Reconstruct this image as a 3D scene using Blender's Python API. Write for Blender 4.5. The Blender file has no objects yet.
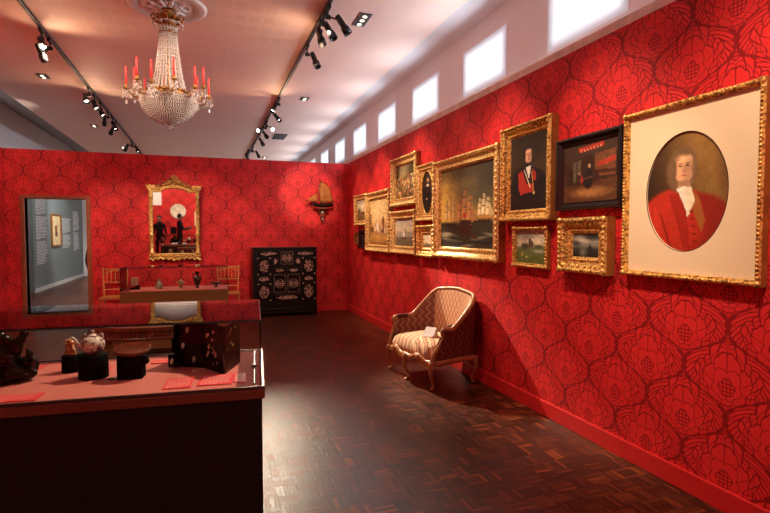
import bpy, bmesh, math, random
import numpy as np
from mathutils import Vector, Matrix

SC = bpy.context.scene
COL = SC.collection
PI = math.pi
random.seed(7)

# ------------------------------------------------------------ camera
cam_d = bpy.data.cameras.new('camera')
cam = bpy.data.objects.new('camera', cam_d)
COL.objects.link(cam)
cam_d.sensor_width = 36.0
cam_d.lens = 512.0 / 770.0 * 36.0
cam_d.clip_start = 0.05
cam.location = (0, 0, 1.55)
cam.rotation_euler = (math.radians(90 - 2.516), 0, math.radians(-19.25))
SC.camera = cam

# ------------------------------------------------------------ world and exposure
world = bpy.data.worlds.new('world')
SC.world = world
world.use_nodes = True
world.node_tree.nodes['Background'].inputs[0].default_value = (0.55, 0.62, 0.75, 1)
world.node_tree.nodes['Background'].inputs[1].default_value = 0.15
SC.view_settings.view_transform = 'Standard'
SC.view_settings.look = 'None'
SC.view_settings.gamma = 1.0
SC.view_settings.use_curve_mapping = False
SC.view_settings.exposure = 0.1
SC.cycles.diffuse_bounces = 7

WARM = (1.0, 0.80, 0.58)
SPOT = 2.75        # strength of every spotlight at this exposure
def light_spot(name, loc, target, power, angle=40, blend=0.6, size=0.04, col=WARM):
    d = bpy.data.lights.new(name, 'SPOT')
    d.energy = power * SPOT; d.spot_size = math.radians(angle); d.spot_blend = blend
    d.shadow_soft_size = size; d.color = col
    o = bpy.data.objects.new(name, d); COL.objects.link(o)
    o.location = loc
    v = Vector(target) - Vector(loc)
    o.rotation_euler = v.to_track_quat('-Z', 'Y').to_euler()
    return o
def light_area(name, loc, target, power, sx, sy, col):
    d = bpy.data.lights.new(name, 'AREA')
    d.energy = power; d.shape = 'RECTANGLE'; d.size = sx; d.size_y = sy; d.color = col
    o = bpy.data.objects.new(name, d); COL.objects.link(o)
    o.location = loc
    v = Vector(target) - Vector(loc)
    o.rotation_euler = v.to_track_quat('-Z', 'Y').to_euler()
    return o

RCX, RCY, LWX = -0.355, 6.07, -3.155
TR, TL = 1.26, -1.80          # the two lighting tracks (X)
ZT = 3.78                     # height of the lamps on them
# right wall pictures
for (y, ty, tz, p, an) in [(1.2, 1.9, 1.55, 105, 56), (3.0, 3.0, 1.65, 90, 52), (4.3, 4.3, 1.95, 75, 46),
                          (5.62, 5.2, 1.95, 80, 46), (6.4, 6.4, 1.7, 100, 55), (8.0, 7.9, 1.6, 100, 55), (9.35, 9.0, 1.6, 70, 50)]:
    light_spot('track_beam', (TR, y, ZT), (2.72, ty, tz), p, an, 0.9, 0.05)
light_spot('track_beam', (TR, 9.0, ZT), (2.36, 4.95, 0.5), 900, 21, 0.9, 0.02)       # settee
light_spot('track_beam', (TR, 6.3, ZT), (1.95, 10.1, 2.35), 230, 19, 0.6, 0.03)      # ship
light_spot('track_beam', (TR, 6.0, ZT), (1.3, 10.1, 1.2), 75, 40, 0.8, 0.04)        # inlaid cabinet
light_spot('track_beam', (TL, 7.2, ZT), (-0.1, 10.1, 1.6), 120, 34, 0.7, 0.04)      # mirror
light_spot('track_beam', (TL, 7.3, ZT), (-1.3, 10.1, 1.3), 95, 38, 0.7, 0.04)
light_spot('track_beam', (TL, 7.0, ZT), (-2.6, 10.1, 2.2), 70, 46, 0.8, 0.04)
light_spot('track_beam', (TL, 7.0, ZT), (-0.35, 6.7, 0.9), 80, 26, 0.8, 0.04)       # second case
light_spot('track_beam', (TR, 3.4, ZT), (-0.35, 2.7, 0.87), 175, 36, 0.6, 0.03)      # first case
light_spot('track_beam', (TR, 11.3, 3.72), (0.45, 2.3, 0.0), 210, 20, 1.0, 0.06)     # the two bright lamps facing the camera
light_spot('track_beam', (TR - .16, 11.4, 3.72), (0.3, 3.6, 0.0), 60, 26, 1.0, 0.06)
light_spot('track_beam', (TL, 2.6, ZT), (-0.45, 4.15, 0.75), 60, 18, 0.8, 0.04)       # added to brighten the table between the cases
light_spot('track_beam', (TR, 4.2, ZT), (RCX, RCY, 3.1), 100, 34, 0.8, 0.04)         # added pair to brighten the chandelier
light_spot('track_beam', (TL, 4.6, ZT), (RCX, RCY, 3.05), 90, 34, 0.8, 0.04)
# behind the camera: the wall the mirror shows
light_spot('track_beam', (TL, -0.2, ZT), (-1.1, -2.9, 1.8), 190, 70, 0.8, 0.05)
light_spot('track_beam', (TR, -0.2, ZT), (0.9, -2.9, 1.8), 150, 70, 0.8, 0.05)
# added spots on the left wall, so its red light reaches the ceiling
for y in (1.5, 4.5, 7.5): light_spot('track_beam', (TL, y, ZT), (LWX, y, 1.7), 210, 90, 0.9, 0.05, (1, .74, .48))
# added warm spots aimed up to brighten the ceiling, not all at a modelled head
for (x, y, tx, ty, p) in ((TL, 7.3, -.7, 5.2, 9), (TL, 10.2, -.6, 8.6, 9), (TL, 3.0, -.5, 4.6, 9), (TR, 2.6, .2, 4.4, 8), (TR, 9.4, .2, 7.6, 8), (TR, 5.8, .3, 6.9, 6), (TL, 5.0, -2.7, 6.4, 5), (TL, 9.8, -2.7, 8.4, 5)):
    light_spot('added_ceiling_spot', (x, y, 3.62), (tx, ty, 4.0), p, 150, 1.0, 0.10, (1, .68, .42))
# room beyond the doorway, and the hall beyond the partition
light_spot('gallery_beam', (-2.4, 16.5, 3.7), (-4.2, 18.4, 1.6), 140, 60, 0.8, 0.05, (1, 0.95, 0.88))
light_spot('gallery_beam', (-2.6, 14.5, 3.7), (-4.2, 16.2, 1.8), 45, 60, 0.8, 0.05, (1, 0.95, 0.88))
light_spot('gallery_beam', (-2.2, 11.0, 3.4), (-4.5, 11.8, 3.5), 45, 70, 0.8, 0.05, (1, 0.95, 0.88))

for (x, y) in ((-1.8, 13.5), (-1.8, 17), (1.2, 13.5), (1.2, 17)):  # added spots to brighten the hall beyond the partition
    light_spot('gallery_beam', (x, y, 3.7), (x * .6, y + 1.0, 0.0), 260, 100, 0.8, 0.05, (1, 0.92, 0.82))
light_spot('gallery_beam', (0, 17.0, 3.5), (0, 21.5, 2.6), 120, 120, 0.8, 0.05, (1, 0.95, 0.9))  # added spot to brighten the far end of the hall

# ------------------------------------------------------------ node helpers
def srgb(c):
    def f(x):
        x = x / 255.0
        return x / 12.92 if x <= 0.04045 else ((x + 0.055) / 1.055) ** 2.4
    return tuple(f(x) for x in c)
def rgba(c): return tuple(srgb(c)) + (1.0,)

class NX:
    """a node-tree value with arithmetic"""
    T = None
    def __init__(s, v): s.v = v
    @staticmethod
    def m(op, *a, clamp=False):
        n = NX.T.nodes.new('ShaderNodeMath'); n.operation = op; n.use_clamp = clamp
        for i, x in enumerate(a):
            if isinstance(x, NX): NX.T.links.new(x.v, n.inputs[i])
            else: n.inputs[i].default_value = float(x)
        return NX(n.outputs[0])
    def __add__(s, o): return NX.m('ADD', s, o)
    __radd__ = __add__
    def __sub__(s, o): return NX.m('SUBTRACT', s, o)
    def __rsub__(s, o): return NX.m('SUBTRACT', o, s)
    def __mul__(s, o): return NX.m('MULTIPLY', s, o)
    __rmul__ = __mul__
    def __truediv__(s, o): return NX.m('DIVIDE', s, o)
class O:
    sin = staticmethod(lambda x: NX.m('SINE', x)); cos = staticmethod(lambda x: NX.m('COSINE', x))
    ab = staticmethod(lambda x: NX.m('ABSOLUTE', x)); fl = staticmethod(lambda x: NX.m('FLOOR', x))
    fr = staticmethod(lambda x: NX.m('FRACT', x))
    mn = staticmethod(lambda a, b: NX.m('MINIMUM', a, b)); mx = staticmethod(lambda a, b: NX.m('MAXIMUM', a, b))
    sq = staticmethod(lambda x: NX.m('SQRT', x)); at = staticmethod(lambda a, b: NX.m('ARCTAN2', a, b))
    @staticmethod
    def ss(a, b, x):
        n = NX.T.nodes.new('ShaderNodeMapRange'); n.interpolation_type = 'SMOOTHSTEP'
        NX.T.links.new(x.v, n.inputs[0]); n.inputs[1].default_value = a; n.inputs[2].default_value = b
        return NX(n.outputs[0])

def new_mat(name):
    m = bpy.data.materials.new(name); m.use_nodes = True
    return m, m.node_tree, m.node_tree.nodes['Principled BSDF']
def noise(nt, scale, detail=3, coord=None, rough=0.55, dist=0.0):
    n = nt.nodes.new('ShaderNodeTexNoise'); n.inputs['Scale'].default_value = scale
    n.inputs['Detail'].default_value = detail; n.inputs['Roughness'].default_value = rough
    n.inputs['Distortion'].default_value = dist
    if coord is None: coord = nt.nodes.new('ShaderNodeTexCoord').outputs['Object']
    nt.links.new(coord, n.inputs['Vector'])
    return n
def ramp(nt, fac, stops):
    r = nt.nodes.new('ShaderNodeValToRGB'); e = r.color_ramp.elements
    while len(e) < len(stops): e.new(0.5)
    for i, (p, c) in enumerate(stops): e[i].position = p; e[i].color = rgba(c)
    nt.links.new(fac, r.inputs[0]); return r
def mix(nt, fac, a, b):
    n = nt.nodes.new('ShaderNodeMix'); n.data_type = 'RGBA'
    for s, v in ((n.inputs[0], fac), (n.inputs[6], a), (n.inputs[7], b)):
        if isinstance(v, tuple): s.default_value = v
        elif isinstance(v, (int, float)): s.default_value = v
        else: nt.links.new(v, s)
    return n.outputs[2]
def bump(nt, b, h, strength=0.3, dist=0.01):
    n = nt.nodes.new('ShaderNodeBump'); n.inputs['Strength'].default_value = strength
    n.inputs['Distance'].default_value = dist
    nt.links.new(h, n.inputs['Height']); nt.links.new(n.outputs[0], b.inputs['Normal']); return n
def plain(name, c, rough=0.5, metal=0.0, c2=None, nscale=8, bmp=0.0, bscale=60, spec=0.5, coat=0.0, bdist=0.004):
    m, nt, b = new_mat(name)
    b.inputs['Roughness'].default_value = rough; b.inputs['Metallic'].default_value = metal
    b.inputs['Specular IOR Level'].default_value = spec; b.inputs['Coat Weight'].default_value = coat
    n = noise(nt, nscale)
    c2 = c2 or tuple(x * 0.85 for x in c)
    r = ramp(nt, n.outputs[0], [(0.3, c2), (0.7, c)])
    nt.links.new(r.outputs[0], b.inputs['Base Color'])
    if bmp: bump(nt, b, noise(nt, bscale, 2).outputs[0], bmp, bdist)
    return m

def damask(x, y, O):
    PX, PY = .54, .52
    u = x * (1 / PX); v = y * (1 / PY)
    u = O.ab(u - O.fl(u + .5)); v = v - O.fl(v + .5)
    q = O.cos(v * (2 * PI)) * .268 - O.cos(v * (6 * PI)) * .020 + .25
    inA = O.ss(-.001, .001, q - u)
    vb = v + .5; vb = vb - O.fl(vb + .5)
    nA = 1 - inA
    U = u * inA + (.5 - u) * nA; V = v * inA + vb * nA
    Q = q * inA + (.5 - q) * nA
    d = Q - U
    lob = O.ab(O.sin(V * 38)) * .022
    border = O.ss(.006, .013, d - lob)
    W = V + .19
    a = O.at(U, W)
    r = O.sq(U * U * 1.3 + W * W * .85)
    fine = O.ab(O.sin(a * 13)) * .016
    env = O.cos(a * .9) * .13 + .24
    R = env * (O.ab(O.cos(a * 3.0)) * .2 + .8) + fine
    R0 = env * (O.ab(O.sin(a * 3.0)) * .24 + .76) * .66 + fine * .7
    med = O.ss(-.004, .004, R - r)
    l2 = O.ss(.003, .008, O.ab(R0 - r))
    l3 = O.ss(.003, .007, O.ab(R * .36 - r))
    outer = O.ss(-.003, .003, r - R0)
    vein2 = O.ss(.06, .16, O.ab(O.sin(a * 6.0)))
    dots = O.ss(.25, .45, O.ab(O.sin(U * 75) * O.cos(V * 75)))
    core = O.ss(-.003, .003, R * .36 - r)
    inner = med * l2 * l3 * (1 - (1 - vein2) * outer) * (1 - (1 - dots) * core)
    R2 = R + .070 + O.ab(O.sin(a * 4.5)) * .045 + O.ab(O.sin(a * 18)) * .010
    R4 = R0 * .5 + R * .5 - .006
    l4 = O.mx(O.ss(.002, .006, O.ab(R4 - r)), O.ss(.2, .4, O.ab(O.sin(a * 15))))
    l5 = O.ss(.002, .007, O.ab(R + .045 + O.ab(O.sin(a * 9)) * .02 - r))
    ring = l5 * O.ss(.014, .022, r - R) * O.ss(-.004, .004, R2 - r)
    rv = O.ss(.20, .38, O.ab(O.sin(a * 13.0 + r * 16)))
    far = O.ss(.014, .022, r - R2)
    cu = U - .13; cv = V + .30
    cr = O.sq(cu * cu + cv * cv); ca = O.at(cu, cv)
    scroll = O.ss(.30, .50, O.ab(O.sin(cr * 72 + ca * 1.5)))
    ang = O.ss(.05, .2, O.ab(O.sin(V * 34 + U * 20)))
    inner = inner * l4
    out = (ring * rv + far * scroll * ang) * (1 - med)
    return O.mn(O.mx(inner, out), 1) * border

def mat_damask():
    m, nt, b = new_mat('red_damask_wallpaper')
    NX.T = nt
    uv = nt.nodes.new('ShaderNodeUVMap'); uv.uv_map = 'UVMap'
    s = nt.nodes.new('ShaderNodeSeparateXYZ'); nt.links.new(uv.outputs[0], s.inputs[0])
    f = damask(NX(s.outputs[0]), NX(s.outputs[1]), O)
    col = mix(nt, f.v, rgba((132, 17, 20)), rgba((208, 40, 40)))
    nt.links.new(col, b.inputs['Base Color'])
    b.inputs['Roughness'].default_value = 0.62
    b.inputs['Specular IOR Level'].default_value = 0.25
    return m
def mat_parquet():
    m, nt, b = new_mat('dark_mosaic_parquet')
    NX.T = nt
    tc = nt.nodes.new('ShaderNodeTexCoord')
    mp = nt.nodes.new('ShaderNodeMapping'); mp.inputs['Rotation'].default_value = (0, 0, math.radians(0))
    nt.links.new(tc.outputs['Object'], mp.inputs[0])
    s = nt.nodes.new('ShaderNodeSeparateXYZ'); nt.links.new(mp.outputs[0], s.inputs[0])
    T = 0.125
    x = NX(s.outputs[0]) * (1 / T); y = NX(s.outputs[1]) * (1 / T)
    ix, iy = O.fl(x), O.fl(y); fx, fy = x - ix, y - iy
    par = O.fr((ix + iy) * 0.5) * 2.0               # 0 or 1
    par = O.ss(0.4, 0.6, par)
    t = fx * par + fy * (1 - par)                   # across the fingers
    l = fy * par + fx * (1 - par)
    k = O.fl(t * 5.0); ft = O.fr(t * 5.0)
    cmb = nt.nodes.new('ShaderNodeCombineXYZ')
    for i, q in enumerate((ix, iy, k)): nt.links.new(q.v, cmb.inputs[i])
    wn = nt.nodes.new('ShaderNodeTexWhiteNoise'); nt.links.new(cmb.outputs[0], wn.inputs[0])
    cmb2 = nt.nodes.new('ShaderNodeCombineXYZ')
    for i, q in enumerate((ix, iy)): nt.links.new(q.v, cmb2.inputs[i])
    wn2 = nt.nodes.new('ShaderNodeTexWhiteNoise'); nt.links.new(cmb2.outputs[0], wn2.inputs[0])
    gap = O.ss(0.0, 0.10, O.mn(ft, 1 - ft)) * O.ss(0.0, 0.028, O.mn(l, 1 - l))
    v = NX(wn.outputs[0]) * .7 + NX(wn2.outputs[0]) * .3
    r = ramp(nt, v.v, [(0.0, (44, 20, 10)), (0.45, (74, 34, 17)), (0.78, (108, 50, 23)), (1.0, (156, 78, 32))])
    g = noise(nt, 40, 3, tc.outputs['Object']); g.inputs['Distortion'].default_value = 0.5
    c1 = mix(nt, (NX(g.outputs[0]) * .5).v, r.outputs[0], rgba((38, 18, 10)))
    c2 = mix(nt, gap.v, rgba((14, 7, 5)), c1)
    nt.links.new(c2, b.inputs['Base Color'])
    sm = noise(nt, 1.6, 4, tc.outputs['Object'])
    rr = NX(sm.outputs[0]) * .16 + NX(wn.outputs[0]) * .07 + .24
    nt.links.new(rr.v, b.inputs['Roughness'])
    b.inputs['Specular IOR Level'].default_value = 0.38
    h = gap * .5 + NX(wn.outputs[0]) * .5
    bump(nt, b, h.v, 0.35, 0.002)
    return m
def mat_ceiling():
    m, nt, b = new_mat('perforated_white_ceiling')
    NX.T = nt
    tc = nt.nodes.new('ShaderNodeTexCoord')
    s = nt.nodes.new('ShaderNodeSeparateXYZ'); nt.links.new(tc.outputs['Object'], s.inputs[0])
    X, Y = NX(s.outputs[0]), NX(s.outputs[1])
    # groups of little slots between the two tracks
    gx = O.fr(X * (1 / .16)); gy = O.fr(Y * (1 / .30))
    slot = O.ss(.10, .16, gx) * O.ss(.10, .16, 1 - gx) * O.ss(.10, .14, gy) * O.ss(.28, .34, 1 - gy)
    lines = O.ss(-.2, .4, O.sin(X * 400))
    zone = O.ss(TL + .05, TL + .06, X) * O.ss(-TR + .05, -TR + .06, X * -1)
    n = noise(nt, 0.8, 3, tc.outputs['Object'])
    amt = slot * zone * (lines * .4 + .6) * O.ss(.45, .70, NX(n.outputs[0])) * .22
    col = mix(nt, amt.v, rgba((240, 206, 190)), rgba((170, 130, 116)))
    nt.links.new(col, b.inputs['Base Color'])
    b.inputs['Roughness'].default_value = 0.7
    n2 = noise(nt, 0.9, 2, tc.outputs['Object'])
    bump(nt, b, n2.outputs[0], 0.25, 0.10)
    return m
def mat_glass():
    m, nt, b = new_mat('clear_case_glass')
    nt.nodes.remove(b)
    fr = nt.nodes.new('ShaderNodeFresnel'); fr.inputs[0].default_value = 1.3
    tr = nt.nodes.new('ShaderNodeBsdfTransparent'); tr.inputs[0].default_value = (0.95, 0.97, 0.96, 1)
    gl = nt.nodes.new('ShaderNodeBsdfGlossy'); gl.inputs['Roughness'].default_value = 0.02
    mx = nt.nodes.new('ShaderNodeMixShader')
    nt.links.new(fr.outputs[0], mx.inputs[0]); nt.links.new(tr.outputs[0], mx.inputs[1]); nt.links.new(gl.outputs[0], mx.inputs[2])
    nt.links.new(mx.outputs[0], nt.nodes['Material Output'].inputs[0])
    return m
def mat_emit(name, c, s):
    m, nt, b = new_mat(name)
    b.inputs['Base Color'].default_value = (0, 0, 0, 1)
    b.inputs['Emission Color'].default_value = rgba(c); b.inputs['Emission Strength'].default_value = s
    return m
def mat_window():
    # diffusing blind with daylight behind: soft at its rim
    m, nt, b = new_mat('daylight_blind')
    NX.T = nt
    uv = nt.nodes.new('ShaderNodeUVMap'); uv.uv_map = 'UVMap'
    s = nt.nodes.new('ShaderNodeSeparateXYZ'); nt.links.new(uv.outputs[0], s.inputs[0])
    U, V = NX(s.outputs[0]), NX(s.outputs[1])
    e = O.ss(0, .13, O.mn(U, 1 - U)) * O.ss(0, .20, O.mn(V, 1 - V))
    b.inputs['Base Color'].default_value = (.6, .62, .68, 1)
    b.inputs['Emission Color'].default_value = (0.74, 0.87, 1.0, 1)
    nt.links.new((e * .78 + .22).v, b.inputs['Emission Strength'])
    return m
def mat_vcol(name, rough=0.5, bmp=0.15):
    m, nt, b = new_mat(name)
    a = nt.nodes.new('ShaderNodeVertexColor'); a.layer_name = 'Col'
    nt.links.new(a.outputs[0], b.inputs['Base Color'])
    b.inputs['Roughness'].default_value = rough
    b.inputs['Specular IOR Level'].default_value = 0.3
    if bmp: bump(nt, b, noise(nt, 160, 2).outputs[0], bmp, 0.002)
    return m
def mat_fabric():
    # flame-stitch upholstery: zigzag bands, u along, v up, in metres
    m, nt, b = new_mat('flame_stitch_upholstery')
    NX.T = nt
    uv = nt.nodes.new('ShaderNodeUVMap'); uv.uv_map = 'UVMap'
    s = nt.nodes.new('ShaderNodeSeparateXYZ'); nt.links.new(uv.outputs[0], s.inputs[0])
    U, V = NX(s.outputs[0]), NX(s.outputs[1])
    zig = O.ab(O.fr(V * 11.0) - .5) * 2.0
    f1 = U * 11.0 + zig * .62                          # vertical zigzag bands
    st = O.fr(f1)
    diag = O.fr((U + V * .8) * 26.0)
    la = O.mn(O.ab(O.fr((U + V * .6) * 14) - .5), O.ab(O.fr((U - V * .6) * 14) - .5))
    lattice = O.ss(.04, .10, la)
    r1 = ramp(nt, st.v, [(0.0, (70, 34, 30)), (0.17, (168, 112, 90)), (0.30, (96, 42, 36)), (0.46, (206, 168, 132)), (0.62, (58, 36, 34)), (0.80, (172, 96, 78)), (1.0, (84, 44, 38))])
    r2 = ramp(nt, diag.v, [(0.0, (196, 150, 118)), (0.3, (222, 184, 146)), (0.5, (150, 88, 70)), (0.75, (206, 160, 124)), (1.0, (176, 124, 98))])
    c3 = mix(nt, lattice.v, rgba((150, 86, 66)), rgba((208, 162, 124)))
    W_ = V * .45
    e1 = O.ss(.500, .505, U + W_ * .2); e2 = O.ss(.985, .990, U + W_ * .5); e3 = O.ss(1.28, 1.285, U)
    k = mix(nt, e1.v, r1.outputs[0], r2.outputs[0])
    k = mix(nt, e2.v, k, c3)
    k = mix(nt, e3.v, k, r1.outputs[0])
    nt.links.new(k, b.inputs['Base Color']); b.inputs['Roughness'].default_value = 0.85
    b.inputs['Specular IOR Level'].default_value = 0.2
    bump(nt, b, noise(nt, 300, 2).outputs[0], 0.3, 0.002)
    return m
def mat_zig():
    m, nt, b = new_mat('dark_zigzag_upholstery')
    NX.T = nt
    uv = nt.nodes.new('ShaderNodeUVMap'); uv.uv_map = 'UVMap'
    s = nt.nodes.new('ShaderNodeSeparateXYZ'); nt.links.new(uv.outputs[0], s.inputs[0])
    U, V = NX(s.outputs[0]), NX(s.outputs[1])
    zig = O.ab(O.fr(V * 10.0) - .5) * 2.0
    st = O.fr(U * 9.0 + zig * .55)
    r1 = ramp(nt, st.v, [(0.0, (50, 24, 22)), (0.14, (150, 96, 78)), (0.24, (78, 30, 28)), (0.42, (128, 60, 50)), (0.60, (44, 26, 26)), (0.70, (176, 126, 98)), (0.80, (104, 44, 38)), (1.0, (50, 26, 24))])
    nt.links.new(r1.outputs[0], b.inputs['Base Color']); b.inputs['Roughness'].default_value = 0.85
    b.inputs['Specular IOR Level'].default_value = 0.2
    return m
def mat_stripe():
    m, nt, b = new_mat('striped_seat_upholstery')
    NX.T = nt
    uv = nt.nodes.new('ShaderNodeUVMap'); uv.uv_map = 'UVMap'
    s = nt.nodes.new('ShaderNodeSeparateXYZ'); nt.links.new(uv.outputs[0], s.inputs[0])
    U, V = NX(s.outputs[0]), NX(s.outputs[1])
    sel = O.ss(.0, .005, U + V * .35 + .03)
    st = O.fr((U + V * .45) * 12) * (1 - sel) + O.fr((U * .45 + V * 1.0) * 12 + O.ab(O.fr(U * 9) - .5) * .4) * sel
    r1 = ramp(nt, st.v, [(0.0, (226, 190, 150)), (0.25, (240, 214, 178)), (0.40, (150, 92, 72)), (0.52, (222, 186, 150)), (0.72, (190, 140, 110)), (0.82, (118, 66, 54)), (0.92, (214, 176, 138)), (1.0, (220, 184, 148))])
    nt.links.new(r1.outputs[0], b.inputs['Base Color']); b.inputs['Roughness'].default_value = 0.85
    b.inputs['Specular IOR Level'].default_value = 0.2
    return m
def mat_gilt(name, c, c2, rough=0.35, bs=90, bm=0.4):
    m, nt, b = new_mat(name)
    n = noise(nt, bs * .5, 3)
    r = ramp(nt, n.outputs[0], [(0.40, c2), (0.54, c)])
    nt.links.new(r.outputs[0], b.inputs['Base Color'])
    b.inputs['Metallic'].default_value = 0.55; b.inputs['Roughness'].default_value = rough
    bump(nt, b, noise(nt, bs, 2).outputs[0], bm, 0.004)
    return m

M = {}
M['damask'] = mat_damask(); M['parquet'] = mat_parquet(); M['ceiling'] = mat_ceiling(); M['glass'] = mat_glass()
M['blind'] = mat_window(); M['canvas'] = mat_vcol('painted_canvas'); M['flame'] = mat_fabric(); M['zig'] = mat_zig(); M['stripe'] = mat_stripe()
M['red_paint'] = plain('red_painted_wood', (196, 34, 34), 0.45, c2=(188, 30, 30))
M['white'] = plain('white_plaster', (226, 221, 222), 0.7, c2=(222, 217, 218))
M['sill'] = plain('cream_sill', (226, 206, 190), 0.6)
M['grey_room'] = plain('grey_green_wall', (108, 120, 120), 0.75, c2=(104, 116, 116))
M['skirt'] = plain('pale_grey_skirting', (196, 200, 196), 0.5)
M['text_white'] = plain('white_lettering', (225, 228, 225), 0.6)
M['door_wood'] = plain('brown_door_casing', (150, 78, 44), 0.4, c2=(120, 58, 32), nscale=20)
M['black'] = plain('black_metal', (18, 18, 19), 0.35)
M['track'] = plain('dark_track', (44, 26, 22), 0.5)
M['lamp'] = mat_emit('lit_lamp', (255, 236, 205), 14)
M['lamp_dim'] = mat_emit('downlight_lamp', (255, 236, 205), 3)
M['chrome'] = plain('polished_steel', (112, 108, 102), 0.38, 1.0)
M['gilt'] = mat_gilt('gilded_wood', (240, 196, 112), (144, 98, 42))
M['gilt_pale'] = mat_gilt('pale_gilded_moulding', (250, 218, 144), (170, 124, 60), 0.40)
M['gilt_dark'] = mat_gilt('antique_dark_gilding', (176, 120, 56), (92, 56, 24), 0.38)
M['gilt_side'] = plain('ochre_frame_side', (176, 108, 48), 0.5, c2=(130, 76, 32))
M['black_frame'] = plain('ebonised_frame', (26, 20, 18), 0.28)
M['mat_board'] = plain('cream_mount_board', (232, 208, 170), 0.8, c2=(226, 200, 162), nscale=200, bmp=0.1)
M['mirror'] = plain('mirror_glass', (235, 232, 228), 0.02, 1.0, c2=(232, 230, 226))
M['case_dark'] = plain('dark_brown_case_panel', (32, 20, 10), 0.6, c2=(27, 17, 8), spec=.3, nscale=3)
M['case_warm'] = plain('warm_brown_case_panel', (132, 94, 36), 0.5, c2=(124, 88, 33), nscale=3)
M['case_rail'] = plain('brown_lacquered_rail', (120, 64, 44), 0.25, c2=(112, 58, 40))
M['silver'] = plain('silver_handles', (235, 230, 220), 0.35, 0.6)
M['felt'] = plain('dusty_red_felt', (206, 112, 100), 0.9, c2=(198, 104, 92), nscale=60)
M['card_red'] = plain('bright_red_caption_card', (232, 60, 62), 0.6, c2=(226, 54, 58))
M['card_text'] = plain('pale_caption_lettering', (250, 170, 160), 0.6)
M['bronze'] = plain('black_patinated_bronze', (52, 38, 28), 0.2, 0.7, c2=(26, 18, 13), nscale=40, bmp=0.35, bscale=55)
M['plinth_black'] = plain('matt_black_plinth', (9, 7, 7), 0.8, spec=0.08)
M['porcelain'] = None
M['lacquer'] = plain('black_lacquer', (9, 7, 7), 0.25, spec=0.15)
M['lacquer_brown'] = plain('brown_lacquer_with_gold', (60, 24, 16), 0.3, c2=(34, 14, 10), nscale=14, spec=0.2)
M['pearl'] = plain('mother_of_pearl', (236, 196, 176), 0.3, c2=(206, 150, 128), nscale=60)
M['ebony'] = plain('dark_ebony_cabinet', (22, 14, 10), 0.4, c2=(14, 9, 7), spec=0.25)
M['ebony_panel'] = plain('black_panel_ground', (9, 6, 5), 0.35, spec=0.2)
M['wax_red'] = plain('red_candle_wax', (226, 62, 58), 0.5, c2=(216, 54, 52))
M['chair_gilt'] = plain('golden_turned_chair_wood', (206, 140, 74), 0.4, c2=(176, 112, 54))
M['walnut'] = plain('reddish_walnut', (122, 56, 30), 0.3, c2=(84, 36, 20), nscale=14)
M['settee_wood'] = plain('pale_gilt_beech', (190, 134, 80), 0.35, c2=(150, 98, 54), nscale=20)
M['sail'] = plain('tan_sailcloth', (206, 134, 66), 0.8, c2=(186, 114, 52), nscale=20)
M['hull'] = plain('black_painted_hull', (22, 14, 12), 0.35)
M['card_white'] = plain('white_card', (240, 238, 232), 0.6)
M['cream'] = plain('cream_glaze', (226, 206, 160), 0.25)
M['ivory'] = plain('carved_ivory_soapstone', (214, 160, 100), 0.4, c2=(150, 92, 50), nscale=60)
M['greenglaze'] = plain('green_glaze', (96, 150, 104), 0.25, c2=(214, 214, 180), nscale=30)
M['attic'] = plain('black_figure_pottery', (26, 18, 16), 0.3, c2=(84, 44, 28), nscale=36)
M['skin'] = plain('skin', (196, 140, 112), 0.6)
M['clothes'] = plain('black_clothes', (18, 17, 18), 0.9)
M['clothes_grey'] = plain('charcoal_clothes', (46, 42, 42), 0.9)
M['hair'] = plain('dark_hair', (28, 20, 16), 0.7)
M['plaque'] = plain('white_marble', (226, 214, 196), 0.6, c2=(206, 190, 168), nscale=7)
M['green_panel'] = plain('green_panel_paint', (86, 150, 70), 0.7)
M['iron'] = plain('dark_vent', (16, 16, 18), 0.6)

def mat_porcelain():
    m, nt, b = new_mat('painted_porcelain')
    n = noise(nt, 42, 2, dist=1.2)
    r = ramp(nt, n.outputs[0], [(0.55, (228, 214, 200)), (0.58, (120, 40, 40)), (0.64, (60, 36, 60)), (0.68, (228, 214, 200))])
    nt.links.new(r.outputs[0], b.inputs['Base Color']); b.inputs['Roughness'].default_value = 0.12
    b.inputs['Coat Weight'].default_value = 0.4
    return m
M['porcelain'] = mat_porcelain()
def mat_crystal():
    m, nt, b = new_mat('cut_crystal')
    b.inputs['Base Color'].default_value = (1.0, 0.93, 0.86, 1)
    b.inputs['Roughness'].default_value = 0.05
    b.inputs['IOR'].default_value = 1.6
    b.inputs['Transmission Weight'].default_value = 0.6
    b.inputs['Specular IOR Level'].default_value = 1.0
    return m
M['crystal'] = mat_crystal()

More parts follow.
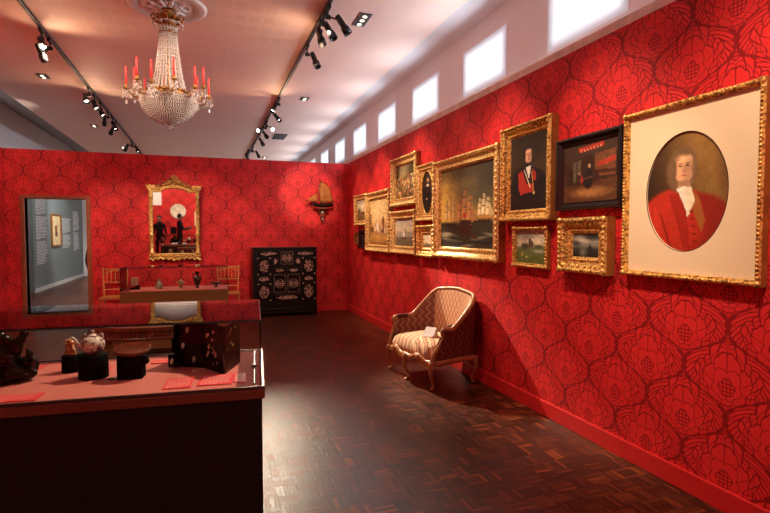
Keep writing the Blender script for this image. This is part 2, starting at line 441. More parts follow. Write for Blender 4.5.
# ------------------------------------------------------------ mesh helpers
class MB:
    def __init__(s): s.bm = bmesh.new(); s.uv = s.bm.loops.layers.uv.new('UVMap')
    def quad(s, a, b, c, d, uvs=None, mi=0):
        vs = [s.bm.verts.new(p) for p in (a, b, c, d)]
        f = s.bm.faces.new(vs); f.material_index = mi
        if uvs:
            for l, w in zip(f.loops, uvs): l[s.uv].uv = w
        return f
    def poly(s, pts, mi=0):
        f = s.bm.faces.new([s.bm.verts.new(p) for p in pts]); f.material_index = mi; return f
    def box(s, c, d, rot=None, bev=0.0, mi=0):
        mt = Matrix.Translation(c)
        if rot is not None: mt = mt @ rot
        r = bmesh.ops.create_cube(s.bm, size=1.0, matrix=mt @ Matrix.Diagonal((d[0], d[1], d[2], 1)))
        fs = set()
        for v in r['verts']:
            for f in v.link_faces: fs.add(f)
        for f in fs: f.material_index = mi
        if bev:
            es = set()
            for f in fs:
                for e in f.edges: es.add(e)
            g = bmesh.ops.bevel(s.bm, geom=list(es), offset=bev, segments=2, affect='EDGES', profile=0.6)
            for f in g['faces']: f.material_index = mi
        return s
    def b2(s, x0, x1, y0, y1, z0, z1, bev=0.0, mi=0):
        return s.box(((x0 + x1) / 2, (y0 + y1) / 2, (z0 + z1) / 2), (abs(x1 - x0), abs(y1 - y0), abs(z1 - z0)), None, bev, mi)
    def sph(s, c, r, sc=(1, 1, 1), seg=12, rot=None, mi=0, ico=None):
        mt = Matrix.Translation(c)
        if rot is not None: mt = mt @ rot
        mt = mt @ Matrix.Diagonal((r * sc[0], r * sc[1], r * sc[2], 1))
        if ico is not None: q = bmesh.ops.create_icosphere(s.bm, subdivisions=ico, radius=1, matrix=mt)
        else: q = bmesh.ops.create_uvsphere(s.bm, u_segments=seg, v_segments=max(6, seg * 2 // 3), radius=1, matrix=mt)
        for v in q['verts']:
            for f in v.link_faces: f.material_index = mi; f.smooth = True
        return s
    def tube(s, pts, rad, seg=8, mi=0, closed=False, sq=(1, 1)):
        pts = [Vector(p) for p in pts]; n = len(pts)
        if not hasattr(rad, '__len__'): rad = [rad] * n
        rings = []; prev = None
        for i, p in enumerate(pts):
            if closed: t = pts[(i + 1) % n] - pts[i - 1]
            else: t = pts[min(i + 1, n - 1)] - pts[max(i - 1, 0)]
            t.normalize()
            if prev is None:
                a = Vector((0, 0, 1)) if abs(t.z) < .9 else Vector((1, 0, 0))
                u = t.cross(a).normalized()
            else:
                u = (prev - t * prev.dot(t)).normalized()
            prev = u; w = t.cross(u)
            rings.append([s.bm.verts.new(p + (u * math.cos(2 * PI * k / seg) * sq[0] + w * math.sin(2 * PI * k / seg) * sq[1]) * rad[i]) for k in range(seg)])
        m_ = n if closed else n - 1
        for i in range(m_):
            A, B = rings[i], rings[(i + 1) % n]
            for k in range(seg):
                f = s.bm.faces.new((A[k], A[(k + 1) % seg], B[(k + 1) % seg], B[k])); f.smooth = True; f.material_index = mi
        if not closed:
            for q in (rings[0][::-1], rings[-1]):
                f = s.bm.faces.new(q); f.material_index = mi
        return s
    def lathe(s, prof, c=(0, 0, 0), seg=24, mi=0, rot=None, sc=(1, 1)):
        mt = Matrix.Translation(c)
        if rot is not None: mt = mt @ rot
        rings = []
        for r, z in prof:
            rings.append([s.bm.verts.new(mt @ Vector((max(r, 1e-4) * math.cos(2 * PI * k / seg) * sc[0], max(r, 1e-4) * math.sin(2 * PI * k / seg) * sc[1], z))) for k in range(seg)])
        for A, B in zip(rings, rings[1:]):
            for k in range(seg):
                f = s.bm.faces.new((A[k], A[(k + 1) % seg], B[(k + 1) % seg], B[k])); f.smooth = True; f.material_index = mi
        for q in (rings[0][::-1], rings[-1]):
            try: f = s.bm.faces.new(q); f.material_index = mi
            except ValueError: pass
        return s
    def prism(s, pts2, h0, h1, axis='z', mi=0):
        def P(a, b, h):
            return {'z': (a, b, h), 'y': (a, h, b), 'x': (h, a, b)}[axis]
        A = [s.bm.verts.new(P(a, b, h0)) for a, b in pts2]; B = [s.bm.verts.new(P(a, b, h1)) for a, b in pts2]
        n = len(pts2); fs = [s.bm.faces.new(A[::-1]), s.bm.faces.new(B)]
        for i in range(n): fs.append(s.bm.faces.new((A[i], A[(i + 1) % n], B[(i + 1) % n], B[i])))
        for f in fs: f.material_index = mi
        return s
    def build(s, name, mats, parent=None, loc=None, rot=None, label=None, cat=None, group=None, kind=None, recalc=True):
        if recalc: bmesh.ops.recalc_face_normals(s.bm, faces=s.bm.faces[:])
        me = bpy.data.meshes.new(name); s.bm.to_mesh(me); s.bm.free()
        if not isinstance(mats, (list, tuple)): mats = [mats]
        for m in mats: me.materials.append(m)
        o = bpy.data.objects.new(name, me); COL.objects.link(o)
        if parent: o.parent = parent
        if loc: o.location = loc
        if rot: o.rotation_euler = rot
        tag(o, label, cat, group, kind)
        return o
def tag(o, label=None, cat=None, group=None, kind=None):
    if label: o['label'] = label
    if cat: o['category'] = cat
    if group: o['group'] = group
    if kind: o['kind'] = kind
    return o
def thing(name, label, cat, loc=(0, 0, 0), rz=0.0, group=None):
    o = bpy.data.objects.new(name, None); COL.objects.link(o)
    o.empty_display_size = 0.1
    o.location = loc; o.rotation_euler = (0, 0, rz)
    return tag(o, label, cat, group)
def copy_tree(o, parent=None, label=None):
    kids = [c for c in o.children]
    c = o.copy(); COL.objects.link(c)
    if parent is not None: c.parent = parent
    if label: c['label'] = label
    for k in kids: copy_tree(k, c)
    return c
RX = lambda a: Matrix.Rotation(a, 4, 'X')
RY = lambda a: Matrix.Rotation(a, 4, 'Y')
RZ = lambda a: Matrix.Rotation(a, 4, 'Z')

# ------------------------------------------------------------ the room
D, B, LW, H = 2.72, 10.12, -3.155, 2.97
def wall_uv(mb, p0, p1, z0, z1, u0, v0, flip=False):
    """a damask sheet from p0 to p1 (xy), uv in metres with origin at a medallion"""
    L = math.hypot(p1[0] - p0[0], p1[1] - p0[1])
    a, b, c, d = (p0[0], p0[1], z0), (p1[0], p1[1], z0), (p1[0], p1[1], z1), (p0[0], p0[1], z1)
    mb.quad(a, b, c, d, [(u0, z0 - v0), (u0 + L, z0 - v0), (u0 + L, z1 - v0), (u0, z1 - v0)])
mb = MB()
mb.b2(-6.5, 3.3, -3.2, 22, -0.1, 0)
mb.build('floor', M['parquet'], kind='structure')

mb = MB(); wall_uv(mb, (D, -3.0), (D, B), 0, H, -5.30, 1.03)
mb.b2(D + .002, D + .12, -3.0, B + .15, 0, H - .001, mi=1)
mb.build('wall_right', [M['damask'], M['red_paint']], kind='structure', recalc=False)
dx0, dx1, dz = -2.865, -1.955, 2.15
mb = MB()
for (xa, xb, za, zb) in [(LW, dx0, 0, H), (dx0, dx1, dz, H), (dx1, D, 0, H)]:
    wall_uv(mb, (xa, B), (xb, B), za, zb, xa - .64, 2.10)
    mb.b2(xa, xb, B + .002, B + .15, za, zb - .001, mi=1)
mb.build('wall_back', [M['damask'], M['red_paint']], kind='structure', recalc=False)
mb = MB(); wall_uv(mb, (LW, -3.0), (LW, B), 0, H, 0, 1.03)
mb.b2(LW - .12, LW - .002, -3.0, B + .15, 0, H - .001, mi=1)
mb.build('wall_left', [M['damask'], M['red_paint']], kind='structure', recalc=False)
mb = MB(); wall_uv(mb, (LW, -2.9), (D, -2.9), 0, H, 0, 1.03)
mb.b2(LW, D, -3.02, -2.902, 0, H, mi=1)
mb.build('wall_rear', [M['damask'], M['red_paint']], kind='structure', recalc=False)
# skirting boards
for nm, a in (('baseboard_right', (D - .022, D + .001, -2.9, B)), ('baseboard_back', (dx1 + .07, D - .022, B - .022, B + .001)),
              ('baseboard_left', (LW - .001, LW + .022, -2.9, B)), ('baseboard_rear', (LW, D, -2.9, -2.878))):
    mb = MB(); mb.b2(*a, 0, 0.125, bev=0.004); mb.build(nm, M['red_paint'], kind='structure')
# white capping on the partition and the clerestory band
mb = MB(); mb.b2(D, 3.0, -3, B + .15, H, H + .065); mb.build('trim_1', M['sill'], kind='structure')
mb = MB(); mb.b2(2.95, 3.10, -3, 21.5, 0, 4.2); mb.build('wall_clerestory', M['white'], kind='structure')
k = 0
for i in range(-3, 10):
    y0 = 3.03 + 1.62 * i
    k += 1
    mb = MB()
    mb.quad((2.945, y0 + .94, 3.19), (2.945, y0, 3.19), (2.945, y0, 3.71), (2.945, y0 + .94, 3.71), [(0, 0), (1, 0), (1, 1), (0, 1)])
    mb.b2(2.946, 2.952, y0 - .01, y0 + .95, 3.18, 3.72, mi=1)
    mb.build('window_%d' % k, [M['blind'], M['white']], kind='structure', recalc=False)
for i in range(-3, 10):
    y0 = 3.03 + 1.62 * i
    light_area('daylight', (2.90, y0 + .47, 3.45), (0.5, y0 + .47, 3.15), 15, .9, .5, (0.74, 0.86, 1.0))
# ceiling raft and the coves either side of it
mb = MB(); mb.b2(-3.25, 2.63, -3.0, 21.5, 4.0, 4.1); mb.build('ceiling', M['ceiling'], kind='structure')
mb = MB(); mb.prism([(2.63, 4.03), (2.97, 3.93), (2.97, 4.1), (2.63, 4.13)], -3, 21.5, 'y'); 
mb.build('trim_2', M['white'], kind='structure')
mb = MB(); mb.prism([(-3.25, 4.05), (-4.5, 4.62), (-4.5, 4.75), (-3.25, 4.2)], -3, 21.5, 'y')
mb.build('trim_3', plain('grey_cove_paint', (150, 142, 138), 0.8), kind='structure')  # one even grey for the left cove
mb = MB(); mb.b2(-4.62, -4.5, -3.1, 21.5, 0, 4.7); mb.build('wall_left_hall', M['white'], kind='structure')
mb = MB(); mb.b2(-4.6, 3.1, 21.5, 21.6, 0, 4.7); mb.build('wall_far', M['white'], kind='structure')
mb = MB(); mb.b2(-4.6, 3.1, -3.15, -3.03, 0, 4.7); mb.build('wall_behind', M['white'], kind='structure')
# grey gallery seen through the doorway
mb = MB(); mb.b2(-4.40, -4.27, 15.7, 21.4, 0, 2.95); mb.b2(-4.5, -4.40, 15.7, 15.8, 0, 2.95)
mb.build('wall_gallery', M['grey_room'], kind='structure')
mb = MB(); mb.b2(-4.27, -4.25, 15.69, 21.4, 0, 0.11, bev=.003); mb.build('baseboard_gallery', M['skirt'], kind='structure')
# door casing
mb = MB()
w = .055
mb.b2(dx0 - w, dx0, B - .03, B + .17, 0, dz + w, bev=.006); mb.b2(dx1, dx1 + w, B - .03, B + .17, 0, dz + w, bev=.006)
mb.b2(dx0, dx1, B - .03, B + .17, dz, dz + w, bev=.006)
mb.b2(dx0 - w - .012, dx0 - w, B - .012, B - .001, 0, dz + w + .012); mb.b2(dx1 + w, dx1 + w + .012, B - .012, B - .001, 0, dz + w + .012)
mb.b2(dx0, dx1, B - .02, B + .16, 0, .012)
dr = mb.build('door_1', M['door_wood'], kind='structure')

# wall texts in the gallery: columns of small lettering (too small to read)
def text_column(y0, y1, z0, z1, paras, label, seed):
    rnd = random.Random(seed); mb = MB(); z = z1
    t = thing('wall_text', label, 'wall text', (-4.27, (y0 + y1) / 2, z0)); first = True
    off = Vector((4.27, -(y0 + y1) / 2, -z0))
    blocks = paras
    lh = .040
    n = int((z1 - z0) / lh); breaks = [int(n * (i + 1) / blocks) for i in range(blocks)]
    for i in range(n):
        if i in breaks[:-1]:
            mb.build('paragraph', M['text_white'], t, loc=off); mb = MB(); continue
        zz = z1 - i * lh
        L = (y1 - y0) * (rnd.uniform(.8, 1.0) if (i + 1) not in breaks else rnd.uniform(.3, .7))
        yy = y0
        while yy < y0 + L:
            wl = rnd.uniform(.05, .14)
            mb.b2(-4.270, -4.267, yy, min(yy + wl, y0 + L), zz - .021, zz)
            yy += wl + .03
    mb.build('paragraph', M['text_white'], t, loc=off)
    return t
text_column(15.95, 16.95, .68, 2.75, 3, 'tall column of white lettering nearest the left door jamb on grey wall', 1)
text_column(18.6, 19.65, 1.05, 2.05, 2, 'white text block just right of the small gilt-framed picture on grey wall', 2)
text_column(20.0, 20.85, .95, 2.32, 2, 'white text column furthest right on the grey gallery wall', 3)

# ------------------------------------------------------------ painted pictures
class Pic:
    """a small painting: rows run top to bottom, colours in 0..255"""
    def __init__(s, w, h, base):
        s.w, s.h = w, h; s.a = np.zeros((h, w, 3)) + np.array(base, float)
        s.X, s.Y = np.meshgrid((np.arange(w) + .5) / w, (np.arange(h) + .5) / h)
        s.r = np.random.RandomState(w * 7 + h)
    def put(s, mask, c, op=1.0):
        m = (mask * op)[..., None]; s.a = s.a * (1 - m) + np.array(c, float) * m; return s
    def grad(s, stops, horiz=False):
        t = s.X if horiz else s.Y
        for k in range(3): s.a[..., k] = np.interp(t, [q[0] for q in stops], [q[1][k] for q in stops])
        return s
    def nz(s, n):
        g = s.r.rand(n + 2, n + 2); x, y = s.X * n, s.Y * n; i, j = x.astype(int), y.astype(int); fx, fy = x - i, y - j
        fx = fx * fx * (3 - 2 * fx); fy = fy * fy * (3 - 2 * fy)
        return (g[j, i] * (1 - fx) + g[j, i + 1] * fx) * (1 - fy) + (g[j + 1, i] * (1 - fx) + g[j + 1, i + 1] * fx) * fy
    def mottle(s, n, amp):
        s.a *= (1 + (s.nz(n)[..., None] - .5) * 2 * amp) ; return s
    def ell(s, cx, cy, rx, ry, c, soft=.15, op=1.0, rot=0):
        x, y = s.X - cx, s.Y - cy
        if rot: x, y = x * math.cos(rot) + y * math.sin(rot), -x * math.sin(rot) + y * math.cos(rot)
        d = np.sqrt((x / rx) ** 2 + (y / ry) ** 2)
        return s.put(np.clip((1 + soft - d) / (2 * soft), 0, 1), c, op)
    def poly(s, pts, c, op=1.0):
        inside = np.zeros(s.X.shape, bool); n = len(pts)
        for i in range(n):
            (x0, y0), (x1, y1) = pts[i], pts[(i + 1) % n]
            if y0 == y1: continue
            cnd = ((y0 > s.Y) != (y1 > s.Y)) & (s.X < (x1 - x0) * (s.Y - y0) / (y1 - y0) + x0)
            inside ^= cnd
        return s.put(inside.astype(float), c, op)
    def line(s, x0, y0, x1, y1, w, c, op=1.0):
        dx, dy = x1 - x0, y1 - y0; L = dx * dx + dy * dy + 1e-9
        t = np.clip(((s.X - x0) * dx + (s.Y - y0) * dy) / L, 0, 1)
        d = np.hypot(s.X - x0 - t * dx, s.Y - y0 - t * dy)
        return s.put(np.clip((w - d) / w * 1.6, 0, 1), c, op)
    def mesh(s, name, wid, hei, z, parent, oval=None, glaze=1.0):
        """a canvas in the local xy plane centred on the origin, at height z"""
        me = bpy.data.meshes.new(name); W, H = s.w, s.h
        xs = np.linspace(-wid / 2, wid / 2, W); ys = np.linspace(hei / 2, -hei / 2, H)
        V = [(x, y, z) for y in ys for x in xs]
        F = []
        for j in range(H - 1):
            for i in range(W - 1):
                if oval and ((xs[i] / (wid / 2)) ** 2 + (ys[j] / (hei / 2)) ** 2 > 1.08): continue
                a = j * W + i; F.append((a, a + W, a + W + 1, a + 1))
        me.from_pydata(V, [], F)
        ca = me.color_attributes.new('Col', 'FLOAT_COLOR', 'POINT')
        c = np.clip(s.a, 0, 255) / 255.0
        lin = np.where(c <= .04045, c / 12.92, ((c + .055) / 1.055) ** 2.4)
        buf = np.ones((H * W, 4)); buf[:, :3] = lin.reshape(-1, 3)
        ca.data.foreach_set('color', buf.astype(np.float32).ravel())
        me.materials.append(M['canvas'])
        o = bpy.data.objects.new(name, me); COL.objects.link(o); o.parent = parent
        return o

def ring_sweep(mb, prof, w, h, mi=0, side=None):
    """profile of (inset from the outer edge, height): mitred round a w x h rectangle"""
    loops = []
    for ins, z in prof:
        x, y = w / 2 - ins, h / 2 - ins
        loops.append([mb.bm.verts.new(p) for p in ((-x, -y, z), (x, -y, z), (x, y, z), (-x, y, z))])
    for n_, (A, C) in enumerate(zip(loops, loops[1:])):
        for k in range(4):
            f = mb.bm.faces.new((A[k], A[(k + 1) % 4], C[(k + 1) % 4], C[k])); f.material_index = 1 if n_ == 0 else mi
def ornament(mb, w, h, inset, z, step, r, sc=(1, .6, .6), mi=0, tilt=0.0, corners=True):
    x, y = w / 2 - inset, h / 2 - inset
    for (ax, ay, bx, by) in ((-x, -y, x, -y), (x, -y, x, y), (x, y, -x, y), (-x, y, -x, -y)):
        L = math.hypot(bx - ax, by - ay); n = max(2, int(L / step)); a = math.atan2(by - ay, bx - ax)
        for i in range(n):
            t = (i + .5) / n
            mb.sph((ax + (bx - ax) * t, ay + (by - ay) * t, z), r, sc, rot=RZ(a + tilt), mi=mi, ico=1)
    if corners:
        for sx in (-1, 1):
            for sy in (-1, 1):
                mb.sph((sx * x, sy * y, z), r * 1.5, (1, 1, .6), mi=mi, ico=2)
def framed(label, y0, y1, z0, z1, bw, depth, pic, style='gilt', name='framed_painting', mount=None, oval=None, wall='right', loc=None, group=None):
    """a framed picture hung on the right wall between y0 (far) and y1 (near)"""
    w, h = abs(y0 - y1), z1 - z0
    t = thing(name, label, 'painting', (D - .002, (y0 + y1) / 2, (z0 + z1) / 2), 0, group)
    t.rotation_euler = Matrix(((0, 0, -1), (-1, 0, 0), (0, 1, 0))).to_euler()
    if wall == 'gallery':
        t.location = (-4.266, (y0 + y1) / 2, (z0 + z1) / 2)
        t.rotation_euler = Matrix(((0, 0, 1), (1, 0, 0), (0, 1, 0))).to_euler()
    if wall == 'rear':
        t.location = loc; t.rotation_euler = Matrix(((-1, 0, 0), (0, 0, 1), (0, 1, 0))).to_euler()
    mb = MB(); d = depth
    if style == 'gilt':
        prof = [(0, 0), (0, d * .75), (bw * .06, d * .92), (bw * .16, d), (bw * .28, d * .97), (bw * .36, d * .80), (bw * .55, d * .62), (bw * .74, d * .62), (bw * .80, d * .70), (bw * .88, d * .66), (bw * .92, d * .46), (bw, d * .40), (bw, 0)]
        ring_sweep(mb, prof, w, h)
        ornament(mb, w, h, bw * .18, d * .95, bw * .42, bw * .15, (1.3, .9, .7), tilt=.5)
        ornament(mb, w, h, bw * .84, d * .68, bw * .16, bw * .055, (1, .9, .8), corners=False)
    elif style == 'leafy':
        prof = [(0, 0), (0, d * .8), (bw * .08, d), (bw * .2, d), (bw * .42, d * .78), (bw * .6, d * .5), (bw * .72, d * .46), (bw * .76, d * .56), (bw * .86, d * .52), (bw, d * .34), (bw, 0)]
        ring_sweep(mb, prof, w, h)
        ornament(mb, w, h, bw * .17, d * .96, bw * .30, bw * .14, (1.1, .8, .7), tilt=.7)
        ornament(mb, w, h, bw * .40, d * .78, bw * .34, bw * .13, (.7, 1.3, .6), tilt=-.3)
        ornament(mb, w, h, bw * .80, d * .55, bw * .14, bw * .055, (1, .9, .8), corners=False)
    elif style == 'black':
        prof = [(0, 0), (0, d * .9), (bw * .12, d), (bw * .3, d), (bw * .45, d * .7), (bw * .8, d * .55), (bw * .88, d * .62), (bw, d * .4), (bw, 0)]
        ring_sweep(mb, prof, w, h)
    elif style == 'slim':
        prof = [(0, 0), (0, d * .8), (bw * .2, d), (bw * .62, d), (bw * .74, d * .8), (bw * .92, d * .76), (bw, d * .5), (bw, 0)]
        ring_sweep(mb, prof, w, h)
        ornament(mb, w, h, bw * .42, d * 1.0, bw * .62, bw * .34, (.85, .9, .6), tilt=.6)
        ornament(mb, w, h, bw * .84, d * .80, bw * .26, bw * .09, (1, .9, .8), corners=False)
    elif style == 'plain':
        prof = [(0, 0), (0, d * .9), (bw * .2, d), (bw * .7, d * .8), (bw * .8, d * .5), (bw, d * .5), (bw, 0)]
        ring_sweep(mb, prof, w, h)
    mats = {'gilt': M['gilt_pale'], 'leafy': M['gilt'], 'black': M['black_frame'], 'slim': M['gilt'], 'plain': M['gilt_dark']}
    fr = mb.build('frame', [mats[style], M['black_frame'] if style == 'black' else M['gilt_side']], t)
    iw, ih = w - 2 * bw + .006, h - 2 * bw + .006
    zc = d * .36
    if mount:
        ow, oh, cx, cy = mount
        # mount board with an oval opening
        mb = MB(); n = 96; th = .004
        def pt(a, sx, sy): return (cx + sx * math.cos(a), cy + sy * math.sin(a))
        def edge(a):
            dx, dy = math.cos(a) * 1.0, math.sin(a) * 1.0
            # ray from the oval centre to the rectangle
            tx = ((iw / 2 - cx) / dx if dx > 1e-9 else (-iw / 2 - cx) / dx if dx < -1e-9 else 1e9)
            ty = ((ih / 2 - cy) / dy if dy > 1e-9 else (-ih / 2 - cy) / dy if dy < -1e-9 else 1e9)
            q = min(tx, ty); return (cx + dx * q, cy + dy * q)
        angs = sorted([2 * PI * k / n for k in range(n)] + [math.atan2(sy * ih / 2 - cy, sx * iw / 2 - cx) % (2 * PI) for sx in (-1, 1) for sy in (-1, 1)])
        I = [mb.bm.verts.new((*pt(a, ow / 2, oh / 2), zc + th)) for a in angs]
        E = [mb.bm.verts.new((*edge(a), zc + th)) for a in angs]
        J = [mb.bm.verts.new((*pt(a, ow / 2 - .002, oh / 2 - .002), zc - .004)) for a in angs]
        for k in range(len(angs)):
            l = (k + 1) % len(angs)
            mb.bm.faces.new((I[k], E[k], E[l], I[l])); mb.bm.faces.new((J[k], I[k], I[l], J[l]))
        mb.build('mount', mount_mat.get(name, M['mat_board']), t, label='cream mount board with an oval opening' if style == 'slim' else None)
        c = pic.mesh('canvas', ow + .01, oh + .01, zc - .004, t, oval=True)
        c.location = (cx, cy, 0)
        mb = MB(); mb.tube([(*pt(2 * PI * k / 72, ow / 2, oh / 2), zc + th) for k in range(72)], .0022 if style == 'slim' else .006, 6, closed=True)
        mb.build('oval_rim', M['black_frame'] if style == 'slim' else M['gilt'], t)
    else:
        pic.mesh('canvas', iw, ih, zc, t)
    return t
mount_mat = {}

def bust(p, cx, cy, s, coat, hair, skin=(214, 160, 120), look=0.0, shirt=(226, 216, 196), asp=1.0, long=False):
    """head and shoulders at (cx, cy) head centre, s = head half height; asp = width/height of the picture"""
    sx = s / asp
    p.ell(cx - .4 * sx, cy + 3.4 * s, 2.5 * sx, 2.1 * s, coat, .06)
    p.ell(cx + .9 * sx, cy + 3.7 * s, 2.2 * sx, 2.0 * s, tuple(q * .75 for q in coat), .08)
    p.ell(cx - .2 * sx, cy + 3.6 * s, 1.5 * sx, 1.7 * s, tuple(min(255, q * 1.1) for q in coat), .3, .7)
    if long: p.ell(cx - .1 * sx, cy + .3 * s, 1.0 * sx, 1.35 * s, hair, .12)
    p.poly([(cx - .35 * sx, cy + .7 * s), (cx + .45 * sx, cy + .7 * s), (cx + .5 * sx, cy + 1.6 * s), (cx - .35 * sx, cy + 1.6 * s)], tuple(q * .75 for q in skin))
    p.poly([(cx - .4 * sx, cy + 1.35 * s), (cx + .1 * sx, cy + 1.2 * s), (cx + .55 * sx, cy + 1.35 * s), (cx + .5 * sx, cy + 2.9 * s), (cx + .15 * sx, cy + 3.3 * s)], shirt)
    p.ell(cx - .08 * sx, cy - .12 * s, .84 * sx, 1.06 * s, hair, .1)
    p.ell(cx + .04 * sx, cy + .08 * s, .66 * sx, .92 * s, skin, .08)
    p.ell(cx - .62 * sx, cy + .10 * s, .20 * sx, .85 * s, hair, .15); p.ell(cx + .70 * sx, cy + .10 * s, .14 * sx, .75 * s, hair, .15)
    p.ell(cx - .02 * sx, cy - .86 * s, .62 * sx, .28 * s, hair, .15); p.ell(cx - .45 * sx, cy - .62 * s, .30 * sx, .30 * s, hair, .2)
    p.ell(cx + .34 * sx, cy + .15 * s, .34 * sx, .7 * s, tuple(q * .72 for q in skin), .5, .7)
    p.ell(cx - .06 * sx, cy - .45 * s, .4 * sx, .25 * s, tuple(min(255, q * 1.12) for q in skin), .5, .7)
    for e in (-.2, .28):
        p.line(cx + (e - .12) * sx, cy - .17 * s, cx + (e + .12) * sx, cy - .19 * s, .05 * s, tuple(q * .4 for q in skin), .8)
        p.ell(cx + e * sx, cy - .04 * s, .10 * sx, .05 * s, (60, 38, 28), .3)
    p.line(cx + .1 * sx, cy - .02 * s, cx + .14 * sx, cy + .28 * s, .05 * s, tuple(q * .68 for q in skin), .8)
    p.ell(cx + .1 * sx, cy + .32 * s, .12 * sx, .06 * s, tuple(q * .75 for q in skin), .4)
    p.ell(cx + .06 * sx, cy + .54 * s, .2 * sx, .05 * s, (168, 84, 70), .3)
    p.ell(cx + .06 * sx, cy + .95 * s, .4 * sx, .12 * s, tuple(q * .6 for q in skin), .5, .6)

def ship(p, x, y, s, asp=1.0, sail=(206, 178, 120), hull=(52, 34, 22), masts=3, light=1.0, list_=0.0):
    sx = s / asp
    for m in range(masts):
        off = m - (masts - 1) / 2
        mx = x + off * .60 * sx; hh = 2.3 * s * (1 - .16 * abs(off)); bx_ = mx + list_ * sx
        p.line(mx, y, bx_, y - hh, .022 * s, (66, 44, 26))
        for k, (wv, top, bot) in enumerate(((.38, .22, .50), (.31, .52, .76), (.20, .78, .95))):
            f = lambda t: mx + list_ * sx * t
            yt, yb = y - hh * bot, y - hh * top
            xt, xb = f(bot), f(top)
            p.poly([(xt - wv * sx * .75, yt), (xt + wv * sx * .75, yt + .03 * s), (xb + wv * sx * 1.15, yb - .05 * s), (xb + wv * sx * .9, yb), (xb, yb - .07 * s), (xb - wv * sx * .95, yb + .02 * s), (xb - wv * sx * 1.0, (yt + yb) / 2)], tuple(q * light * (1.05 - .10 * k) for q in sail), .92)
            p.ell(xb + wv * sx * .45, (yt + yb) / 2, wv * sx * .35, (yb - yt) * .5, tuple(q * .62 for q in sail), .5, .7)
            p.line(xt - wv * sx * .85, yt, xt + wv * sx * .85, yt + .03 * s, .018 * s, (60, 40, 24))
    p.poly([(x + .85 * sx, y - .15 * s), (x + 1.5 * sx, y - .5 * s), (x + .62 * sx, y - 1.35 * s)], tuple(q * .85 for q in sail), .85)
    p.poly([(x - 1.0 * sx, y - .24 * s), (x - .8 * sx, y - .12 * s), (x + .8 * sx, y - .14 * s), (x + 1.1 * sx, y - .22 * s), (x + .82 * sx, y + .16 * s), (x - .85 * sx, y + .16 * s)], hull)
    p.line(x - .95 * sx, y - .05 * s, x + .95 * sx, y - .06 * s, .025 * s, (170, 130, 74), .8)
    p.line(x + .95 * sx, y - .14 * s, x + 1.5 * sx, y - .5 * s, .022 * s, (66, 44, 26))

# --- oval portrait in the big cream mount
p = Pic(96, 130, (70, 48, 26)).grad([(0, (66, 44, 22)), (.35, (104, 74, 36)), (.8, (150, 112, 56)), (1, (116, 80, 40))], True)
p.mottle(5, .16)
p.ell(.1, .8, .5, .6, (40, 26, 16), .6, .7)
bust(p, .47, .29, .135, (176, 44, 26), (112, 84, 56), (220, 164, 120), asp=.72, long=True)
p.poly([(.30, .52), (.42, .50), (.52, .66), (.57, .96), (.50, 1.0), (.42, .78)], (150, 34, 20)); p.poly([(.55, .48), (.66, .54), (.74, .74), (.70, .84), (.60, .66)], (150, 84, 36))
p.poly([(.47, .47), (.57, .46), (.62, .58), (.55, .68), (.50, .58)], (226, 208, 176))
for q in range(5): p.line(.56 + .012 * q, .66 + .06 * q, .60 + .012 * q, .67 + .06 * q, .008, (96, 22, 14))
p.line(.2, .68, .34, .98, .02, (112, 24, 14), .7); p.line(.12, .62, .16, .9, .02, (206, 62, 38), .6)
p.mottle(40, .06)
framed('largest gilt-framed picture, an oval portrait in red coat set in a wide cream mount', 2.76, 1.83, 1.275, 2.345, .036, .055, p, 'slim',
       mount=(.55, .71, -.012, -.008))
# --- dark interior in a black frame
p = Pic(90, 76, (62, 40, 26)); p.mottle(6, .3)
p.poly([(0, 0), (1, 0), (1, .16), (0, .3)], (64, 46, 34)); p.poly([(.3, .08), (.74, .04), (.76, .11), (.3, .16)], (170, 48, 36))
for q in range(7): p.line(.34 + q * .058, .08 + (6 - q) * .006, .36 + q * .058, .12 + (6 - q) * .006, .008, (230, 190, 140))
p.poly([(.2, .3), (.34, .28), (.34, .62), (.2, .66)], (96, 84, 66)); p.line(.27, .3, .27, .64, .012, (40, 28, 18))
p.poly([(.42, .26), (.56, .24), (.56, .56), (.42, .58)], (50, 36, 26)); p.poly([(.6, .22), (.95, .18), (.95, .6), (.6, .58)], (112, 70, 44))
p.poly([(.64, .36), (.94, .30), (.94, .38), (.64, .44)], (178, 60, 40)); p.poly([(.6, .48), (.95, .5), (.95, .56), (.6, .54)], (70, 36, 22))
p.poly([(0, .72), (1, .62), (1, 1), (0, 1)], (88, 54, 32)); p.ell(.52, .84, .3, .08, (176, 122, 66), .5, .9)
p.ell(.50, .5, .06, .09, (40, 34, 34)); p.ell(.50, .40, .022, .035, (196, 150, 116)); p.ell(.48, .64, .09, .14, (36, 28, 28)); p.ell(.34, .62, .05, .06, (180, 40, 32))
p.ell(.31, .52, .02, .03, (190, 140, 104)); p.ell(.30, .62, .05, .10, (60, 40, 30)); p.line(.3, .62, .62, .58, .015, (110, 70, 40)); p.ell(.62, .60, .05, .09, (66, 30, 22)); p.mottle(30, .14)
framed('dark tavern interior with a red banner in a broad black frame', 3.46, 2.77, 1.735, 2.29, .060, .06, p, 'black')
